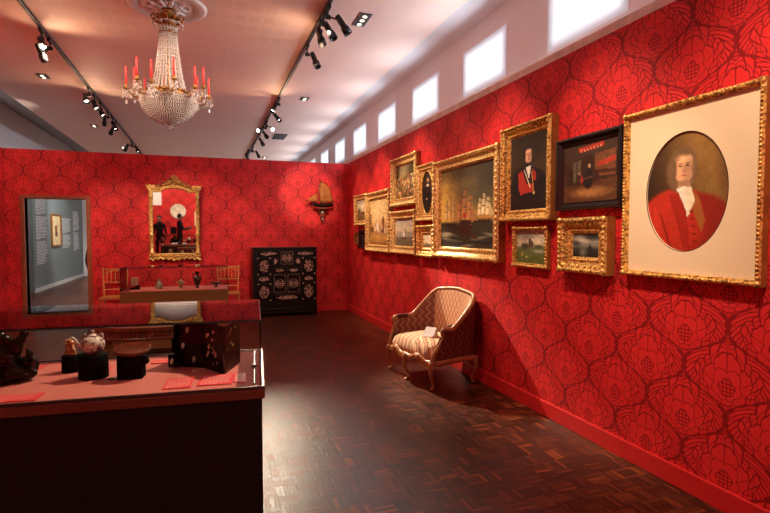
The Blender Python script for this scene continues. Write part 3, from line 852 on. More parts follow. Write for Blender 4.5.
# --- moonlit sea in a heavy small gilt frame
p = Pic(60, 66, (70, 76, 80)).grad([(0, (60, 62, 64)), (.3, (150, 146, 128)), (.5, (130, 128, 112)), (.6, (90, 92, 84)), (.62, (60, 64, 60)), (1, (26, 28, 26))])
p.ell(.4, .26, .22, .12, (206, 200, 170), .8); p.ell(.75, .12, .3, .14, (44, 46, 50), .6); p.ell(.1, .42, .2, .10, (70, 72, 72), .6); p.ell(.4, .8, .12, .18, (150, 146, 120), .8, .7)
p.poly([(.62, .7), (.66, .40), (.76, .68)], (44, 40, 34)); p.poly([(.6, .7), (.64, .5), (.64, .7)], (70, 62, 50)); p.poly([(.56, .70), (.8, .70), (.76, .76), (.6, .76)], (24, 20, 18))
p.poly([(.2, .66), (.23, .54), (.28, .66)], (70, 66, 58)); p.mottle(20, .1)
framed('small square moonlit sea with a dark sailing boat in a heavy gilt frame', 3.39, 2.87, 1.255, 1.675, .125, .09, p, 'leafy')
# --- gentleman with red sash
p = Pic(70, 100, (46, 36, 24)).grad([(0, (40, 30, 20)), (.5, (60, 46, 30)), (1, (30, 22, 16))]); p.mottle(4, .2)
bust(p, .5, .27, .11, (26, 22, 24), (34, 24, 18), (220, 168, 130), asp=.7, shirt=(28, 24, 26))
p.poly([(.40, .385), (.60, .385), (.6, .44), (.42, .44)], (16, 14, 16)); p.poly([(.44, .43), (.58, .42), (.53, .60)], (226, 220, 204))
p.poly([(.22, .50), (.34, .47), (.46, .66), (.66, .66), (.66, .76), (.42, .78), (.26, .66)], (168, 46, 34)); p.poly([(.62, .46), (.72, .52), (.72, .62), (.64, .62)], (150, 40, 30))
p.poly([(.24, .52), (.42, .56), (.40, .78), (.30, .80), (.24, .7)], (172, 50, 38)); p.line(.40, .47, .56, .70, .016, (226, 206, 170)); p.ell(.66, .78, .025, .02, (226, 180, 90)); p.line(.6, .5, .66, .78, .012, (200, 150, 70))
p.poly([(0, .86), (1, .86), (1, 1), (0, 1)], (26, 18, 14), .7); p.mottle(36, .07)
framed('portrait of a man in a black coat with a red sash in a gilt frame', 4.24, 3.50, 1.665, 2.525, .105, .09, p, 'leafy')
# --- small landscape
p = Pic(64, 60, (150, 140, 110)).grad([(0, (158, 146, 120)), (.3, (190, 176, 144)), (.48, (172, 160, 128)), (.52, (96, 104, 62)), (1, (84, 92, 40))])
p.ell(.3, .2, .3, .1, (120, 112, 100), .7, .8); p.ell(.8, .3, .25, .08, (206, 196, 166), .7, .8)
p.ell(.3, .48, .14, .09, (64, 62, 44), .3); p.poly([(.42, .5), (.42, .28), (.47, .2), (.5, .3), (.56, .34), (.58, .5)], (76, 62, 46)); p.ell(.75, .48, .15, .05, (80, 78, 54), .4)
p.ell(.75, .62, .2, .05, (150, 150, 120), .5); p.ell(.2, .72, .02, .06, (190, 150, 60)); p.ell(.35, .8, .02, .03, (206, 180, 130)); p.mottle(24, .18)
framed('small green landscape with a church tower below the sashed portrait', 4.09, 3.58, 1.25, 1.62, .042, .045, p, 'slim')
# --- the large ship painting
p = Pic(150, 140, (90, 70, 40)).grad([(0, (66, 58, 38)), (.3, (112, 96, 56)), (.55, (170, 136, 66)), (.66, (186, 130, 56)), (.67, (84, 78, 56)), (1, (42, 40, 30))])
p.ell(.18, .42, .34, .34, (230, 184, 84), .8, .95); p.ell(.72, .3, .4, .24, (74, 70, 54), .6, .85); p.ell(.95, .1, .3, .2, (50, 46, 36), .6, .8)
p.ell(.45, .24, .2, .16, (130, 112, 70), .6, .7); p.ell(.5, .07, .4, .10, (58, 52, 38), .6, .7); p.mottle(7, .14)
p.poly([(0, .68), (.3, .7), (.6, .66), (1, .7), (1, 1), (0, 1)], (52, 52, 40))
ship(p, .20, .70, .16, 1.25, (216, 178, 110), (46, 30, 20)); ship(p, .82, .67, .14, 1.25, (238, 212, 156), (52, 36, 24), light=1.0)
ship(p, .48, .73, .20, 1.3, (194, 134, 82), (42, 24, 18), list_=.1); p.poly([(.40, .66), (.56, .66), (.60, .84), (.38, .84)], (58, 34, 22)); p.ell(.48, .60, .03, .03, (190, 60, 40))
for q in range(9):
    xx = p.r.rand(); yy = .78 + .2 * p.r.rand(); p.ell(xx, yy, .13, .016, (178, 170, 136), .6, .75, rot=p.r.rand() * .5 - .25); p.ell(xx + .04, yy + .03, .16, .025, (30, 34, 28), .6, .7)
p.ell(.64, .86, .08, .018, (70, 40, 28), .3, rot=.3); p.ell(.1, .84, .12, .03, (160, 150, 116), .5); p.mottle(40, .09)
framed('wide gilt-framed sea painting of sailing warships in a rough sea', 5.75, 4.27, 1.27, 2.42, .13, .10, p, 'gilt')
# --- oval portrait of a woman in black
mount_mat['framed_oval_portrait'] = M['gilt']
p = Pic(50, 84, (54, 38, 22)); p.mottle(4, .2)
bust(p, .5, .24, .085, (20, 16, 16), (40, 26, 16), (224, 182, 140), asp=.55); p.ell(.5, .8, .36, .4, (18, 14, 14), .1); p.ell(.5, .42, .2, .16, (20, 16, 16), .15)
p.ell(.5, .335, .12, .03, (220, 206, 180), .3); p.ell(.42, .64, .07, .025, (206, 160, 120), .4); p.mottle(20, .08)
framed('gilt frame with a narrow oval portrait of a woman dressed in black', 6.32, 5.78, 1.72, 2.445, .075, .08, p, 'gilt', name='framed_oval_portrait', mount=(.335, .55, 0, 0))
# --- small pale picture below it
p = Pic(36, 44, (206, 190, 150)).grad([(0, (206, 188, 150)), (.6, (226, 206, 168)), (.7, (150, 130, 96)), (1, (90, 74, 50))]); p.poly([(.35, .74), (.42, .5), (.5, .74)], (120, 90, 60)); p.ell(.5, .78, .2, .03, (70, 50, 34)); p.mottle(12, .12)
framed('smallest gilt-framed pale picture hanging just below the oval woman portrait', 6.30, 5.79, 1.25, 1.665, .125, .08, p, 'leafy')
# --- battle scene, upper
p = Pic(80, 66, (130, 104, 60)).grad([(0, (150, 140, 104)), (.35, (176, 156, 104)), (1, (92, 66, 34))])
p.ell(.9, .2, .3, .35, (70, 62, 36), .5); p.ell(.05, .3, .12, .4, (80, 66, 38), .5)
for q in range(150):
    x, y = p.r.rand(), .35 + .6 * p.r.rand(); c = [(196, 150, 100), (70, 40, 26), (176, 70, 40), (226, 206, 160), (60, 60, 50), (206, 150, 60)][q % 6]; p.ell(x, y, .018 + .02 * p.r.rand(), .03 + .03 * p.r.rand(), c, .3, .85)
p.mottle(30, .12)
framed('upper gilt-framed battle scene crowded with small figures left of the oval portrait', 7.30, 6.33, 1.95, 2.655, .12, .09, p, 'gilt')
# --- misty lake below
p = Pic(80, 64, (170, 156, 132)).grad([(0, (166, 160, 150)), (.4, (206, 184, 150)), (.62, (176, 156, 126)), (.66, (120, 110, 90)), (1, (96, 84, 60))])
p.poly([(0, .62), (.2, .44), (.36, .5), (.5, .34), (.75, .5), (1, .4), (1, .66), (0, .66)], (150, 140, 124), .8); p.poly([(.40, .66), (.44, .36), (.52, .64)], (236, 222, 194)); p.ell(.46, .72, .14, .03, (80, 60, 44)); p.ell(.2, .8, .2, .04, (80, 74, 56), .5, .6); p.mottle(18, .08)
framed('gilt-framed misty lake with a white sail directly under the battle scene', 7.32, 6.36, 1.26, 1.885, .12, .09, p, 'gilt')
# --- figures in a golden landscape
p = Pic(84, 70, (190, 150, 90)).grad([(0, (170, 128, 70)), (.4, (222, 186, 122)), (.6, (196, 150, 88)), (1, (120, 80, 36))]); p.ell(.5, .2, .4, .3, (236, 206, 148), .8, .8)
for q in range(26):
    x = .08 + .8 * p.r.rand(); y = .62 + .12 * p.r.rand(); c = [(90, 54, 30), (226, 206, 170), (150, 70, 40), (60, 40, 28)][q % 4]; p.ell(x, y, .02, .06, c, .3); p.ell(x, y - .07, .012, .018, (190, 140, 100), .3)
p.ell(.42, .62, .07, .10, (236, 222, 196), .3); p.ell(.7, .5, .05, .10, (110, 62, 36), .4); p.poly([(0, .3), (.08, .34), (.06, .8), (0, .8)], (110, 76, 40)); p.ell(.5, .86, .5, .08, (216, 160, 80), .6, .7); p.mottle(24, .12)
framed('gilt-framed golden scene of horses and riders, left of the two stacked pictures', 8.56, 7.37, 1.255, 2.25, .12, .10, p, 'gilt')
# --- little beach scene top left
p = Pic(60, 48, (190, 170, 130)).grad([(0, (176, 166, 140)), (.55, (222, 200, 152)), (.6, (150, 120, 80)), (1, (110, 80, 46))]); p.ell(.2, .55, .12, .14, (110, 76, 48), .4); p.ell(.6, .66, .2, .06, (90, 60, 38), .5); p.ell(.5, .3, .3, .12, (236, 222, 190), .7); p.mottle(14, .14)
framed('small gilt-framed beach scene at the far left end, above two tiny pictures', 9.35, 8.60, 1.705, 2.265, .09, .08, p, 'gilt')
# --- two little dark ones below
p = Pic(30, 30, (120, 70, 40)); p.mottle(6, .4); p.ell(.5, .5, .2, .3, (190, 130, 80), .5)
framed('tiny brown-framed picture at the very left end near the room corner', 9.42, 9.07, 1.35, 1.59, .05, .05, p, 'plain')
p = Pic(40, 40, (34, 26, 22)); p.mottle(5, .4); p.ell(.55, .4, .1, .16, (150, 110, 80), .5)
framed('small dark picture in a thick black frame under the beach scene', 9.05, 8.62, 1.285, 1.625, .075, .08, p, 'black')
# --- the small picture in the gallery beyond the doorway
p = Pic(30, 60, (214, 190, 140)); p.poly([(.36, .34), (.64, .34), (.64, .72), (.36, .72)], (120, 84, 50)); p.ell(.5, .62, .1, .06, (40, 26, 18), .3); p.ell(.5, .48, .1, .06, (170, 90, 60), .4); p.mottle(10, .05)
framed('pale narrow framed drawing on the grey gallery wall beyond the doorway', 17.30, 18.3, 1.18, 2.14, .05, .05, p, 'plain', wall='gallery')

# ------------------------------------------------------------ gilded wall mirror on the back wall
t = thing('gilded_mirror', 'tall gilded mirror with a carved crest on the red back wall', 'mirror', (-.533, B - .035, 1.05))
t.rotation_euler = (math.radians(1.4), 0, 0)
# local: x right, -y towards the room, z up
gw, z0g, z1g = .36, .12, 1.27
mb = MB()
def arch(x): return z1g - .02 + .07 * max(0, 1 - (x / .23) ** 2) ** .5 * (abs(x) < .23)
pts = [(-gw, z0g), (gw, z0g)] + [(gw - 2 * gw * i / 24, arch(gw - 2 * gw * i / 24)) for i in range(25)]
mb.prism(pts, -.012, -.006, 'y')
mb.build('glass', M['mirror'], t)
mb = MB()
mb.b2(-.43, .43, -.004, .012, .06, 1.30)
mb.build('backboard', M['gilt_dark'], t)
for s in (-1, 1):
    mb = MB(); x = s * .385
    prof = [(.030, .12), (.042, .14), (.042, .17), (.028, .19), (.024, .45), (.034, .47), (.034, .50), (.024, .52), (.026, 1.14), (.036, 1.16), (.036, 1.20), (.026, 1.22), (.045, 1.27), (.05, 1.30)]
    mb.lathe(prof, (x, -.03, 0), 14)
    for k in range(9): mb.sph((x + s * .028, -.04, .52 + k * .05), .018, (.6, .6, 1), ico=1)
    mb.box((x, -.03, 1.33), (.13, .09, .05), bev=.008); mb.box((x, -.03, 1.365), (.16, .11, .02), bev=.004)
    mb.build('side_column', M['gilt'], t)
mb = MB()
arc = [(gw * (-1 + 2 * i / 40), -.035, arch(gw * (-1 + 2 * i / 40)) + .015) for i in range(41)]
mb.tube(arc, .018, 8)
top = []
for i in range(41):
    x = -.40 + .8 * i / 40; top.append((x, 1.335 + .15 * math.exp(-(x / .16) ** 2)))
mb.prism([(-.40, 1.27)] + [(x, z) for x, z in top] + [(.40, 1.27)] + [(gw * (1 - 2 * i / 20), arch(gw * (1 - 2 * i / 20))) for i in range(21)][::1], -.03, 0, 'y')
mb.tube([(x, -.04, z) for x, z in top], .014, 8)
mb.build('arched_top_rail', M['gilt'], t)
mb = MB(); rnd = random.Random(3)
for s in (-1, 1):
    for k in range(3):
        cx = s * (.07 + .085 * k); cz = 1.43 - .035 * k; r0 = .055 - .010 * k
        mb.tube([(cx + s * r0 * (1 - q / 16) * math.cos(q * .42), -.05, cz + r0 * (1 - q / 16) * math.sin(q * .42)) for q in range(15)], [.016 * (1 - q / 20) for q in range(15)], 6)
    for q in range(12): mb.sph((s * (.03 + .022 * q), -.045, 1.40 - .006 * q + .02 * rnd.random()), .02, (1.2, .6, .7), rot=RY(rnd.uniform(-1, 1)), ico=1)
for q in range(7):
    a = PI * (.1 + .8 * q / 6); mb.sph((.045 * math.cos(a), -.05, 1.475 + .05 * math.sin(a)), .030, (1.5, .5, .5), rot=RY(-a), ico=2)
mb.sph((0, -.06, 1.46), .032, (1, .7, 1.1))
mb.build('crest', M['gilt_dark'], t)
mb = MB()
bot = []
for i in range(61):
    x = -.44 + .88 * i / 60; bot.append((x, .05 + .022 * math.sin(i * 1.05) - .03 * math.exp(-(x / .09) ** 2) - .02 * (abs(abs(x) - .38) < .07)))
mb.prism(bot + [(.44, .15), (-.44, .15)], -.035, 0, 'y')
mb.tube([(x, -.045, z + .012) for x, z in bot], .013, 7)
mb.tube([(-.36, -.04, .135), (.36, -.04, .135)], .013, 8)
for q in range(22): mb.sph((-.42 + .04 * q, -.05, .095 + .02 * rnd.random()), .022, (1.3, .6, .7), rot=RY(rnd.uniform(-1, 1)), ico=1)
mb.build('carved_bottom_rail', M['gilt'], t)

# ------------------------------------------------------------ model ship on a wall bracket
t = thing('model_ship', 'black-hulled model sailing ship with tan sails on a wall bracket', 'model ship', (2.18, 9.93, 2.065))
mb = MB()
sec = []
for i in range(9):
    u = i / 8; x = -.20 + .40 * u; wd = .045 * math.sin(PI * min(1, u * 1.0 + .08)) ** .6 + .006; top_ = .075 + .02 * (2 * u - 1) ** 2; bt = .006 + .03 * abs(2 * u - 1) ** 3
    sec.append([mb.bm.verts.new(p) for p in ((x, -wd, top_), (x, -wd * .8, (top_ + bt) / 2), (x, 0, bt), (x, wd * .8, (top_ + bt) / 2), (x, wd, top_))])
for A, C in zip(sec, sec[1:]):
    for k in range(5): mb.bm.faces.new((A[k], A[(k + 1) % 5], C[(k + 1) % 5], C[k]))
mb.bm.faces.new(sec[0]); mb.bm.faces.new(sec[-1][::-1])
mb.build('hull', M['hull'], t)
mb = MB(); mb.tube([(-.07, 0, .08), (-.085, 0, .47)], .006, 8); mb.tube([(.07, 0, .08), (.055, 0, .40)], .006, 8); mb.tube([(-.19, 0, .09), (-.36, 0, .125)], .005, 8)
mb.tube([(-.07, 0, .10), (.19, 0, .09)], .004, 6)
mb.build('masts', M['walnut'], t)
def sail(pts, bulge=.02):
    mb = MB(); n = 6
    a, b, c, d = [Vector(q) for q in pts]
    g = [[None] * (n + 1) for _ in range(n + 1)]
    for i in range(n + 1):
        for j in range(n + 1):
            u, v = i / n, j / n
            p = a * (1 - u) * (1 - v) + b * u * (1 - v) + c * u * v + d * (1 - u) * v
            p.y -= bulge * math.sin(PI * u) * math.sin(PI * v); g[i][j] = mb.bm.verts.new(p)
    for i in range(n):
        for j in range(n): mb.bm.faces.new((g[i][j], g[i + 1][j], g[i + 1][j + 1], g[i][j + 1])).smooth = True
    r = bmesh.ops.solidify(mb.bm, geom=mb.bm.faces[:], thickness=.002)
    return mb
sail([(-.10, 0, .12), (-.35, 0, .13), (-.30, 0, .16), (-.11, 0, .30)]).build('jib_sail', M['sail'], t)
sail([(-.065, 0, .11), (.055, 0, .11), (.02, 0, .38), (-.08, 0, .44)]).build('fore_sail', M['sail'], t)
sail([(-.02, 0, .10), (.21, 0, .11), (.12, 0, .42), (-.075, 0, .55)]).build('main_sail', M['sail'], t)
t = thing('wall_bracket', 'turned red-brown wall bracket holding up the model ship', 'bracket', (2.18, 10.03, 1.78))
mb = MB(); mb.b2(-.11, .11, -.15, .085, .26, .283, bev=.006); mb.build('shelf', M['walnut'], t)
mb = MB(); mb.prism([(-.08, .26), (.08, .26), (.03, .12), (.012, .0), (-.012, .0), (-.03, .12)], -.02, .085, 'y'); mb.build('corbel', M['walnut'], t)
for z, r in ((.20, .018), (.07, .014)):
    mb = MB(); mb.sph((0, -.04, z), r); mb.tube([(0, 0, z), (0, -.04, z)], .008); mb.build('knob', M['card_white'], t, label='pale round knob')

# ------------------------------------------------------------ inlaid cabinet
cx0, cy0 = .81, 9.70
t = thing('inlaid_cabinet', 'black cabinet with mother-of-pearl floral inlay against the back wall', 'cabinet', (cx0 + .595, cy0, 0))
CW, CH, CD = 1.19, 1.30, .38
mb = MB()
mb.b2(-CW / 2, CW / 2, 0.01, CD, .13, CH - .03); mb.b2(-CW / 2 - .015, CW / 2 + .015, -.015, CD + .0, CH - .03, CH, bev=.006); mb.b2(-CW / 2 - .01, CW / 2 + .01, -.01, CD, .13, .155, bev=.005)
mb.build('carcass', M['ebony'], t)
mb = MB(); ap = [(-CW / 2, 0), (-CW / 2 + .10, 0)]
for i in range(17):
    x = -CW / 2 + .12 + (CW - .24) * i / 16; ap.append((x, .055 + .018 * math.cos(i * PI / 2)))
ap += [(CW / 2 - .10, 0), (CW / 2, 0), (CW / 2, .13), (-CW / 2, .13)]
mb.prism(ap, 0, .03, 'y'); mb.b2(-CW / 2, -CW / 2 + .04, .03, CD, 0, .13); mb.b2(CW / 2 - .04, CW / 2, .03, CD, 0, .13)
mb.build('scalloped_base', M['ebony'], t)
S = CW / 425.0
def px(x, y): return ((x - 45) * S - CW / 2, CH - (y - 48) * S * 1.0)
rnd = random.Random(11)
def spray(mb, x0, z0, x1, z1, dense=1.0, y=-.012):
    w_, h_ = x1 - x0, z1 - z0
    n = int(w_ * h_ * 2700 * dense)
    for i in range(n):
        a = rnd.random() * 2 * PI; r = rnd.random() ** .6
        x = (x0 + x1) / 2 + w_ * .40 * r * math.cos(a); z = (z0 + z1) / 2 + h_ * .42 * r * math.sin(a)
        rr = rnd.uniform(.004, .0095); e = rnd.random() * PI
        ps = [(x + rr * math.cos(q * PI / 3 + e) * 1.3, z + rr * .6 * math.sin(q * PI / 3 + e * 2)) for q in range(6)]
        mb.prism(ps, y - .0025, y + .0005, 'y')
def dots(mb, x0, z0, x1, z1, y=-.012):
    for (ax, az, bx, bz) in ((x0, z0, x1, z0), (x1, z0, x1, z1), (x1, z1, x0, z1), (x0, z1, x0, z0)):
        L = math.hypot(bx - ax, bz - az); n = max(2, int(L / .024))
        for i in range(n):
            q = (i + .5) / n; x = ax + (bx - ax) * q; z = az + (bz - az) * q
            mb.box((x, y - .001, z), (.010, .003, .006) if az == bz else (.006, .003, .010))
def panel(kind, x0, y0, x1, y1, mode):
    (a, zt), (b, zb) = px(x0, y0), px(x1, y1)
    mb = MB(); mb.b2(a, b, -.010, .01, zb, zt, bev=.004)
    o = mb.build(kind, M['ebony_panel'], t)
    mb = MB(); iz0, iz1, ia, ib = zb + .012, zt - .012, a + .012, b - .012
    if mode == 'rosette':
        dots(mb, ia, iz0, ib, iz1)
        cx, cz = (ia + ib) / 2, (iz0 + iz1) / 2; R = min(ib - ia, iz1 - iz0) * .36
        for ring_, n in ((1, 14), (.66, 9), (.3, 5)):
            for k in range(n):
                e = 2 * PI * k / n; ps = [(cx + R * ring_ * math.cos(e) + .014 * math.cos(q * PI / 3 + e), cz + R * ring_ * 1.1 * math.sin(e) + .009 * math.sin(q * PI / 3)) for q in range(6)]
                mb.prism(ps, -.0145, -.0115, 'y')
    elif mode == 'corner':
        spray(mb, ia, iz0, ib, iz1, 1.0)
        for sx in (ia, ib):
            for sz in (iz0, iz1): mb.box((sx, -.013, sz), (.03, .003, .008)); mb.box((sx, -.013, sz), (.008, .003, .03))
    else: spray(mb, ia, iz0, ib, iz1, 1.9)
    mb.build('inlay', M['pearl'], o)
    if kind == 'drawer':
        pass
for a in [('drawer', 72, 72, 218, 108, 'band'), ('door', 224, 74, 308, 164, 'rosette'), ('drawer', 318, 72, 462, 108, 'band'),
          ('drawer', 72, 116, 160, 230, 'corner'), ('drawer', 170, 116, 210, 168, 'band'), ('drawer', 320, 116, 362, 168, 'band'), ('drawer', 370, 116, 458, 230, 'corner'),
          ('drawer', 176, 186, 258, 218, 'band'), ('drawer', 268, 186, 352, 218, 'band'), ('drawer', 70, 240, 160, 278, 'band'), ('drawer', 370, 240, 458, 278, 'band'),
          ('door', 178, 228, 258, 354, 'rosette'), ('door', 268, 228, 352, 354, 'rosette'), ('drawer', 72, 288, 160, 404, 'corner'), ('drawer', 370, 288, 458, 404, 'corner'),
          ('drawer', 170, 366, 360, 404, 'band')]: panel(*a)

# ------------------------------------------------------------ two golden chairs
def make_chair(label):
    t = thing('golden_chair', label, 'chair', (0, 0, 0))
    w, d, sh, bh = .40, .38, .50, .94      # local: front towards -y
    def turned(p0, p1, r, rings=4):
        p0, p1 = Vector(p0), Vector(p1); n = 28; pts = []; rr = []
        for i in range(n + 1):
            u = i / n; pts.append(p0.lerp(p1, u)); k = abs(math.sin(u * PI * rings)); rr.append(r * (.72 + .38 * (k < .25)))
        return pts, rr
    mb = MB(); mb.prism([(-w / 2 - .01, -d / 2 - .01), (w / 2 + .01, -d / 2 - .01), (w / 2 - .03, d / 2), (-w / 2 + .03, d / 2)], sh - .03, sh, 'z'); mb.build('seat', M['chair_gilt'], t)
    for sx in (-1, 1):
        mb = MB(); mb.tube(*turned((sx * w / 2, -d / 2, 0), (sx * w / 2 - sx * .01, -d / 2 + .01, sh - .03), .017, 5)); mb.build('leg', M['chair_gilt'], t)
        mb = MB(); mb.tube(*turned((sx * (w / 2 - .02), d / 2 + .03, 0), (sx * (w / 2 - .03), d / 2 - .02, sh), .016, 5)); mb.build('leg', M['chair_gilt'], t)
        mb = MB(); mb.tube(*turned((sx * (w / 2 - .03), d / 2 - .02, sh), (sx * (w / 2 - .01), d / 2 + .05, bh + .03), .015, 6)); mb.build('back_post', M['chair_gilt'], t)
    def yb(z): return d / 2 - .02 + .07 * (z - sh) / (bh - sh)
    for z, r in ((bh, .013), (.72, .010), (.60, .010)):
        mb = MB(); mb.tube([(-w / 2 + .03, yb(z), z), (w / 2 - .03, yb(z), z)], r, 8); mb.build('back_rail', M['chair_gilt'], t)
    for k in range(5):
        x = -.13 + .065 * k; z1 = bh - .03 - .03 * abs(k - 2)
        mb = MB(); mb.tube(*turned((x, yb(.72), .72), (x, yb(bh), bh), .009, 3)); mb.build('spindle', M['chair_gilt'], t)
    mb = MB(); mb.tube([(-.17 + .34 * q / 12, yb(bh) - .005, bh - .07 + .05 * math.sin(PI * q / 12)) for q in range(13)], .008, 6); mb.build('arched_slat', M['chair_gilt'], t)
    for z in (.14, .27):
        mb = MB(); mb.tube([(-w / 2, -d / 2 + .005, z), (w / 2, -d / 2 + .005, z)], .009, 8); mb.build('stretcher', M['chair_gilt'], t)
        for sx in (-1, 1):
            mb = MB(); mb.tube([(sx * w / 2, -d / 2 + .005, z), (sx * (w / 2 - .02), d / 2 + .02, z)], .009, 8); mb.build('stretcher', M['chair_gilt'], t)
    return t
c1 = make_chair('golden turned-wood chair between the doorway and the mirror, left of the small case')
c1.location = (-1.47, 9.62, 0); c1.rotation_euler = (0, 0, math.radians(4))
c2 = copy_tree(c1, None, 'golden turned-wood chair between the small case and the inlaid cabinet')
c2.location = (.36, 9.66, 0); c2.rotation_euler = (0, 0, math.radians(-4))
for c in (c1, c2): c['group'] = 'golden chairs along the back wall'

# ------------------------------------------------------------ glass display cases
def display_case(label, loc, rz, L, W, z_plinth, z_deck, z_top, body, rail=True):
    """local origin at the front right corner on the floor; runs to -x and +y"""
    t = thing('display_case', label, 'display case', loc, rz, 'glass-topped display cases')
    if z_plinth:
        mb = MB(); mb.b2(-L + .06, -.06, .06, W - .06, 0, z_plinth); mb.build('recessed_plinth', M['plinth_black'], t)
    mb = MB(); mb.b2(-L + .012, -.012, .012, W - .012, z_plinth, z_deck - .05 if rail else z_deck - .008, bev=.003); mb.build('body', body, t)
    if rail:
        mb = MB(); mb.b2(-L, 0, 0, W, z_deck - .05, z_deck - .008, bev=.003); mb.build('rail', M['case_rail'], t)
        mb = MB(); r_ = .012
        mb.b2(-L, 0, 0, r_, z_deck - .008, z_deck + .006, bev=.002); mb.b2(-L, 0, W - r_, W, z_deck - .008, z_deck + .006, bev=.002)
        mb.b2(-L, -L + r_, r_, W - r_, z_deck - .008, z_deck + .006); mb.b2(-r_, 0, r_, W - r_, z_deck - .008, z_deck + .006)
        mb.build('steel_edge', M['chrome'], t)
    mb = MB(); mb.b2(-L + .014, -.014, .014, W - .014, z_deck - .008, z_deck); mb.build('felt_deck', M['felt'], t)
    g = .005; e = .014
    z0 = z_deck + .0005
    for (a, b, c, d, z_0, z_1) in ((-L + e, -e, e, e + g, z0, z_top), (-L + e, -e, W - e - g, W - e, z0, z_top), (-L + e, -L + e + g, e + g, W - e - g, z0, z_top),
                                   (-e - g, -e, e + g, W - e - g, z0, z_top), (-L + e, -e, e, W - e, z_top, z_top + g)):
        mb = MB(); mb.b2(a, b, c, d, z_0, z_1); mb.build('glass_pane', M['glass'], t)
    mb = MB(); q = .0035
    for (a, b, c, d) in ((-L + e, -e, e - .001, e + q), (-L + e, -e, W - e - q, W - e + .001), (-L + e - .001, -L + e + q, e, W - e), (-e - q, -e + .001, e, W - e)):
        mb.b2(a, b, c, d, z_top - .004, z_top + .0005)
    for (x, y) in ((-L + e, e), (-e - q, e), (-e - q, W - e - q), (-L + e, W - e - q)): mb.b2(x, x + q, y, y + q, z0, z_top)
    mb.build('glass_joint', M['iron'], t)
    return t
C1 = (.236, 2.29, 0.0); R1 = math.radians(-5.0)
DK = .872
c = display_case('large glass display case in the foreground with red felt deck and dark brown body', C1, R1, 1.62, .76, 0.0, DK, 1.168, M['case_dark'])
mb = MB(); mb.b2(-.050, -.040, .05, .72, DK, DK + .006, bev=.002); mb.b2(-.056, -.034, .36, .39, DK, DK + .012, bev=.002)
mb.build('lock_bar', M['chrome'], c, label='steel lock bar along the right side of the deck')
C2 = (.258, 6.5, 0.0)
display_case('smaller warm brown glass display case in front of the mirror', C2, math.radians(-1.5), 1.22, .50, .20, .885, 1.155, M['case_warm'], rail=False)

def caption(x, y, rz, w, d, lines, label, z=DK, tilt=0.0, mat=None, group='red caption cards'):
    t = thing('caption_card', label, 'caption card', (x, y, z + .0008), rz, group)
    mb = MB(); mb.b2(-w / 2, w / 2, -d / 2, d / 2, 0, .004, bev=.0008); mb.build('card', mat or M['card_red'], t)
    rnd = random.Random(int(abs(x * 1000) + abs(y * 777))); mb = MB()
    for i in range(lines):
        yy = d / 2 - d * (.14 + .76 * i / max(1, lines - 1)); xx = -w * .42
        end = w * (.42 if i < lines - 1 else .1)
        while xx < end - .004:
            l = rnd.uniform(.006, .02); mb.b2(xx, min(xx + l, end), yy - d * .022, yy + d * .022, .004, .0045); xx += l + .004
    mb.build('lettering', M['card_text'], t)
    return t
caption(-.125, 2.475, R1, .115, .17, 8, 'red caption card left of the opened lacquer box, near the front of the case')
caption(.035, 2.475, R1 - .03, .150, .17, 9, 'widest red caption card, in front of the opened lacquer box door')
caption(.140, 2.475, R1, .055, .15, 8, 'narrow red caption card nearest the right glass of the large case')
caption(-.80, 2.47, R1, .28, .10, 5, 'red caption card at the left front corner of the large case')
caption(-.98, 2.68, R1 - .5, .14, .09, 4, 'red caption card beneath the dark bronze figure group')
caption(-.84, 3.0, R1, .10, .09, 4, 'red caption card behind the bronze figure group')
caption(-.50, 2.86, R1, .08, .05, 3, 'small red caption card behind the black teapot plinth')
caption(-.23, 2.93, R1, .10, .08, 4, 'red caption card behind the brown oval dish')

# bronze figure group: one cast body, softened
def fused(name, balls, mat, parent, voxel=.006, tubes=()):
    mb = MB()
    for (x, y, z, r, *sc) in balls: mb.sph((x, y, z), r, sc[0] if sc else (1, 1, 1), 14)
    for pts, rad in tubes: mb.tube(pts, rad, 8)
    o = mb.build(name, mat, parent)
    rm = o.modifiers.new('fuse', 'REMESH'); rm.mode = 'VOXEL'; rm.voxel_size = voxel; rm.use_smooth_shade = True
    sm = o.modifiers.new('soft', 'SMOOTH'); sm.factor = .5; sm.iterations = 2
    return o
t = thing('bronze_figure_group', 'dark bronze seated round-bellied figure with small child figures on a rocky base', 'sculpture', (-.925, 2.80, DK), R1)
t.scale = (1.12, 1.12, 1.12)
fused('seated_figure', [(0, 0, .028, .12, (1.25, .75, .24)), (0, .01, .10, .075, (1.15, .85, .95)), (0, -.02, .085, .065, (1.1, .9, .8)), (0, .0, .165, .055, (1.25, .75, .7)), (-.075, -.03, .055, .045, (1.3, 1, .7)), (.075, -.03, .055, .045, (1.3, 1, .7)),
    (0, -.01, .222, .036), (-.012, -.04, .222, .012), (.033, 0, .215, .012, (.5, .8, 1.3)), (-.033, 0, .215, .012, (.5, .8, 1.3)), (.085, -.02, .14, .024, (1, 1, 1.6)), (-.085, -.02, .14, .024, (1, 1, 1.6)), (.06, -.06, .10, .02), (-.06, -.06, .10, .02), (0, -.045, .212, .012, (1, .6, .5)), (.105, .0, .19, .018), (.095, -.01, .165, .020), (-.03, -.075, .03, .028), (.04, -.08, .028, .030), (.09, -.06, .03, .026), (-.09, -.06, .03, .028), (.11, .02, .05, .05, (.8, .8, .9)), (0, -.085, .115, .008), (.035, -.03, .255, .010), (-.02, -.02, .26, .012), (.0, -.02, .262, .014)], M['bronze'], t, .0045,
    tubes=[([(-.14 + .028 * i, -.085 + .02 * abs(i - 5) / 5, .035 + .008 * math.sin(i * 1.7)) for i in range(11)], .014)])
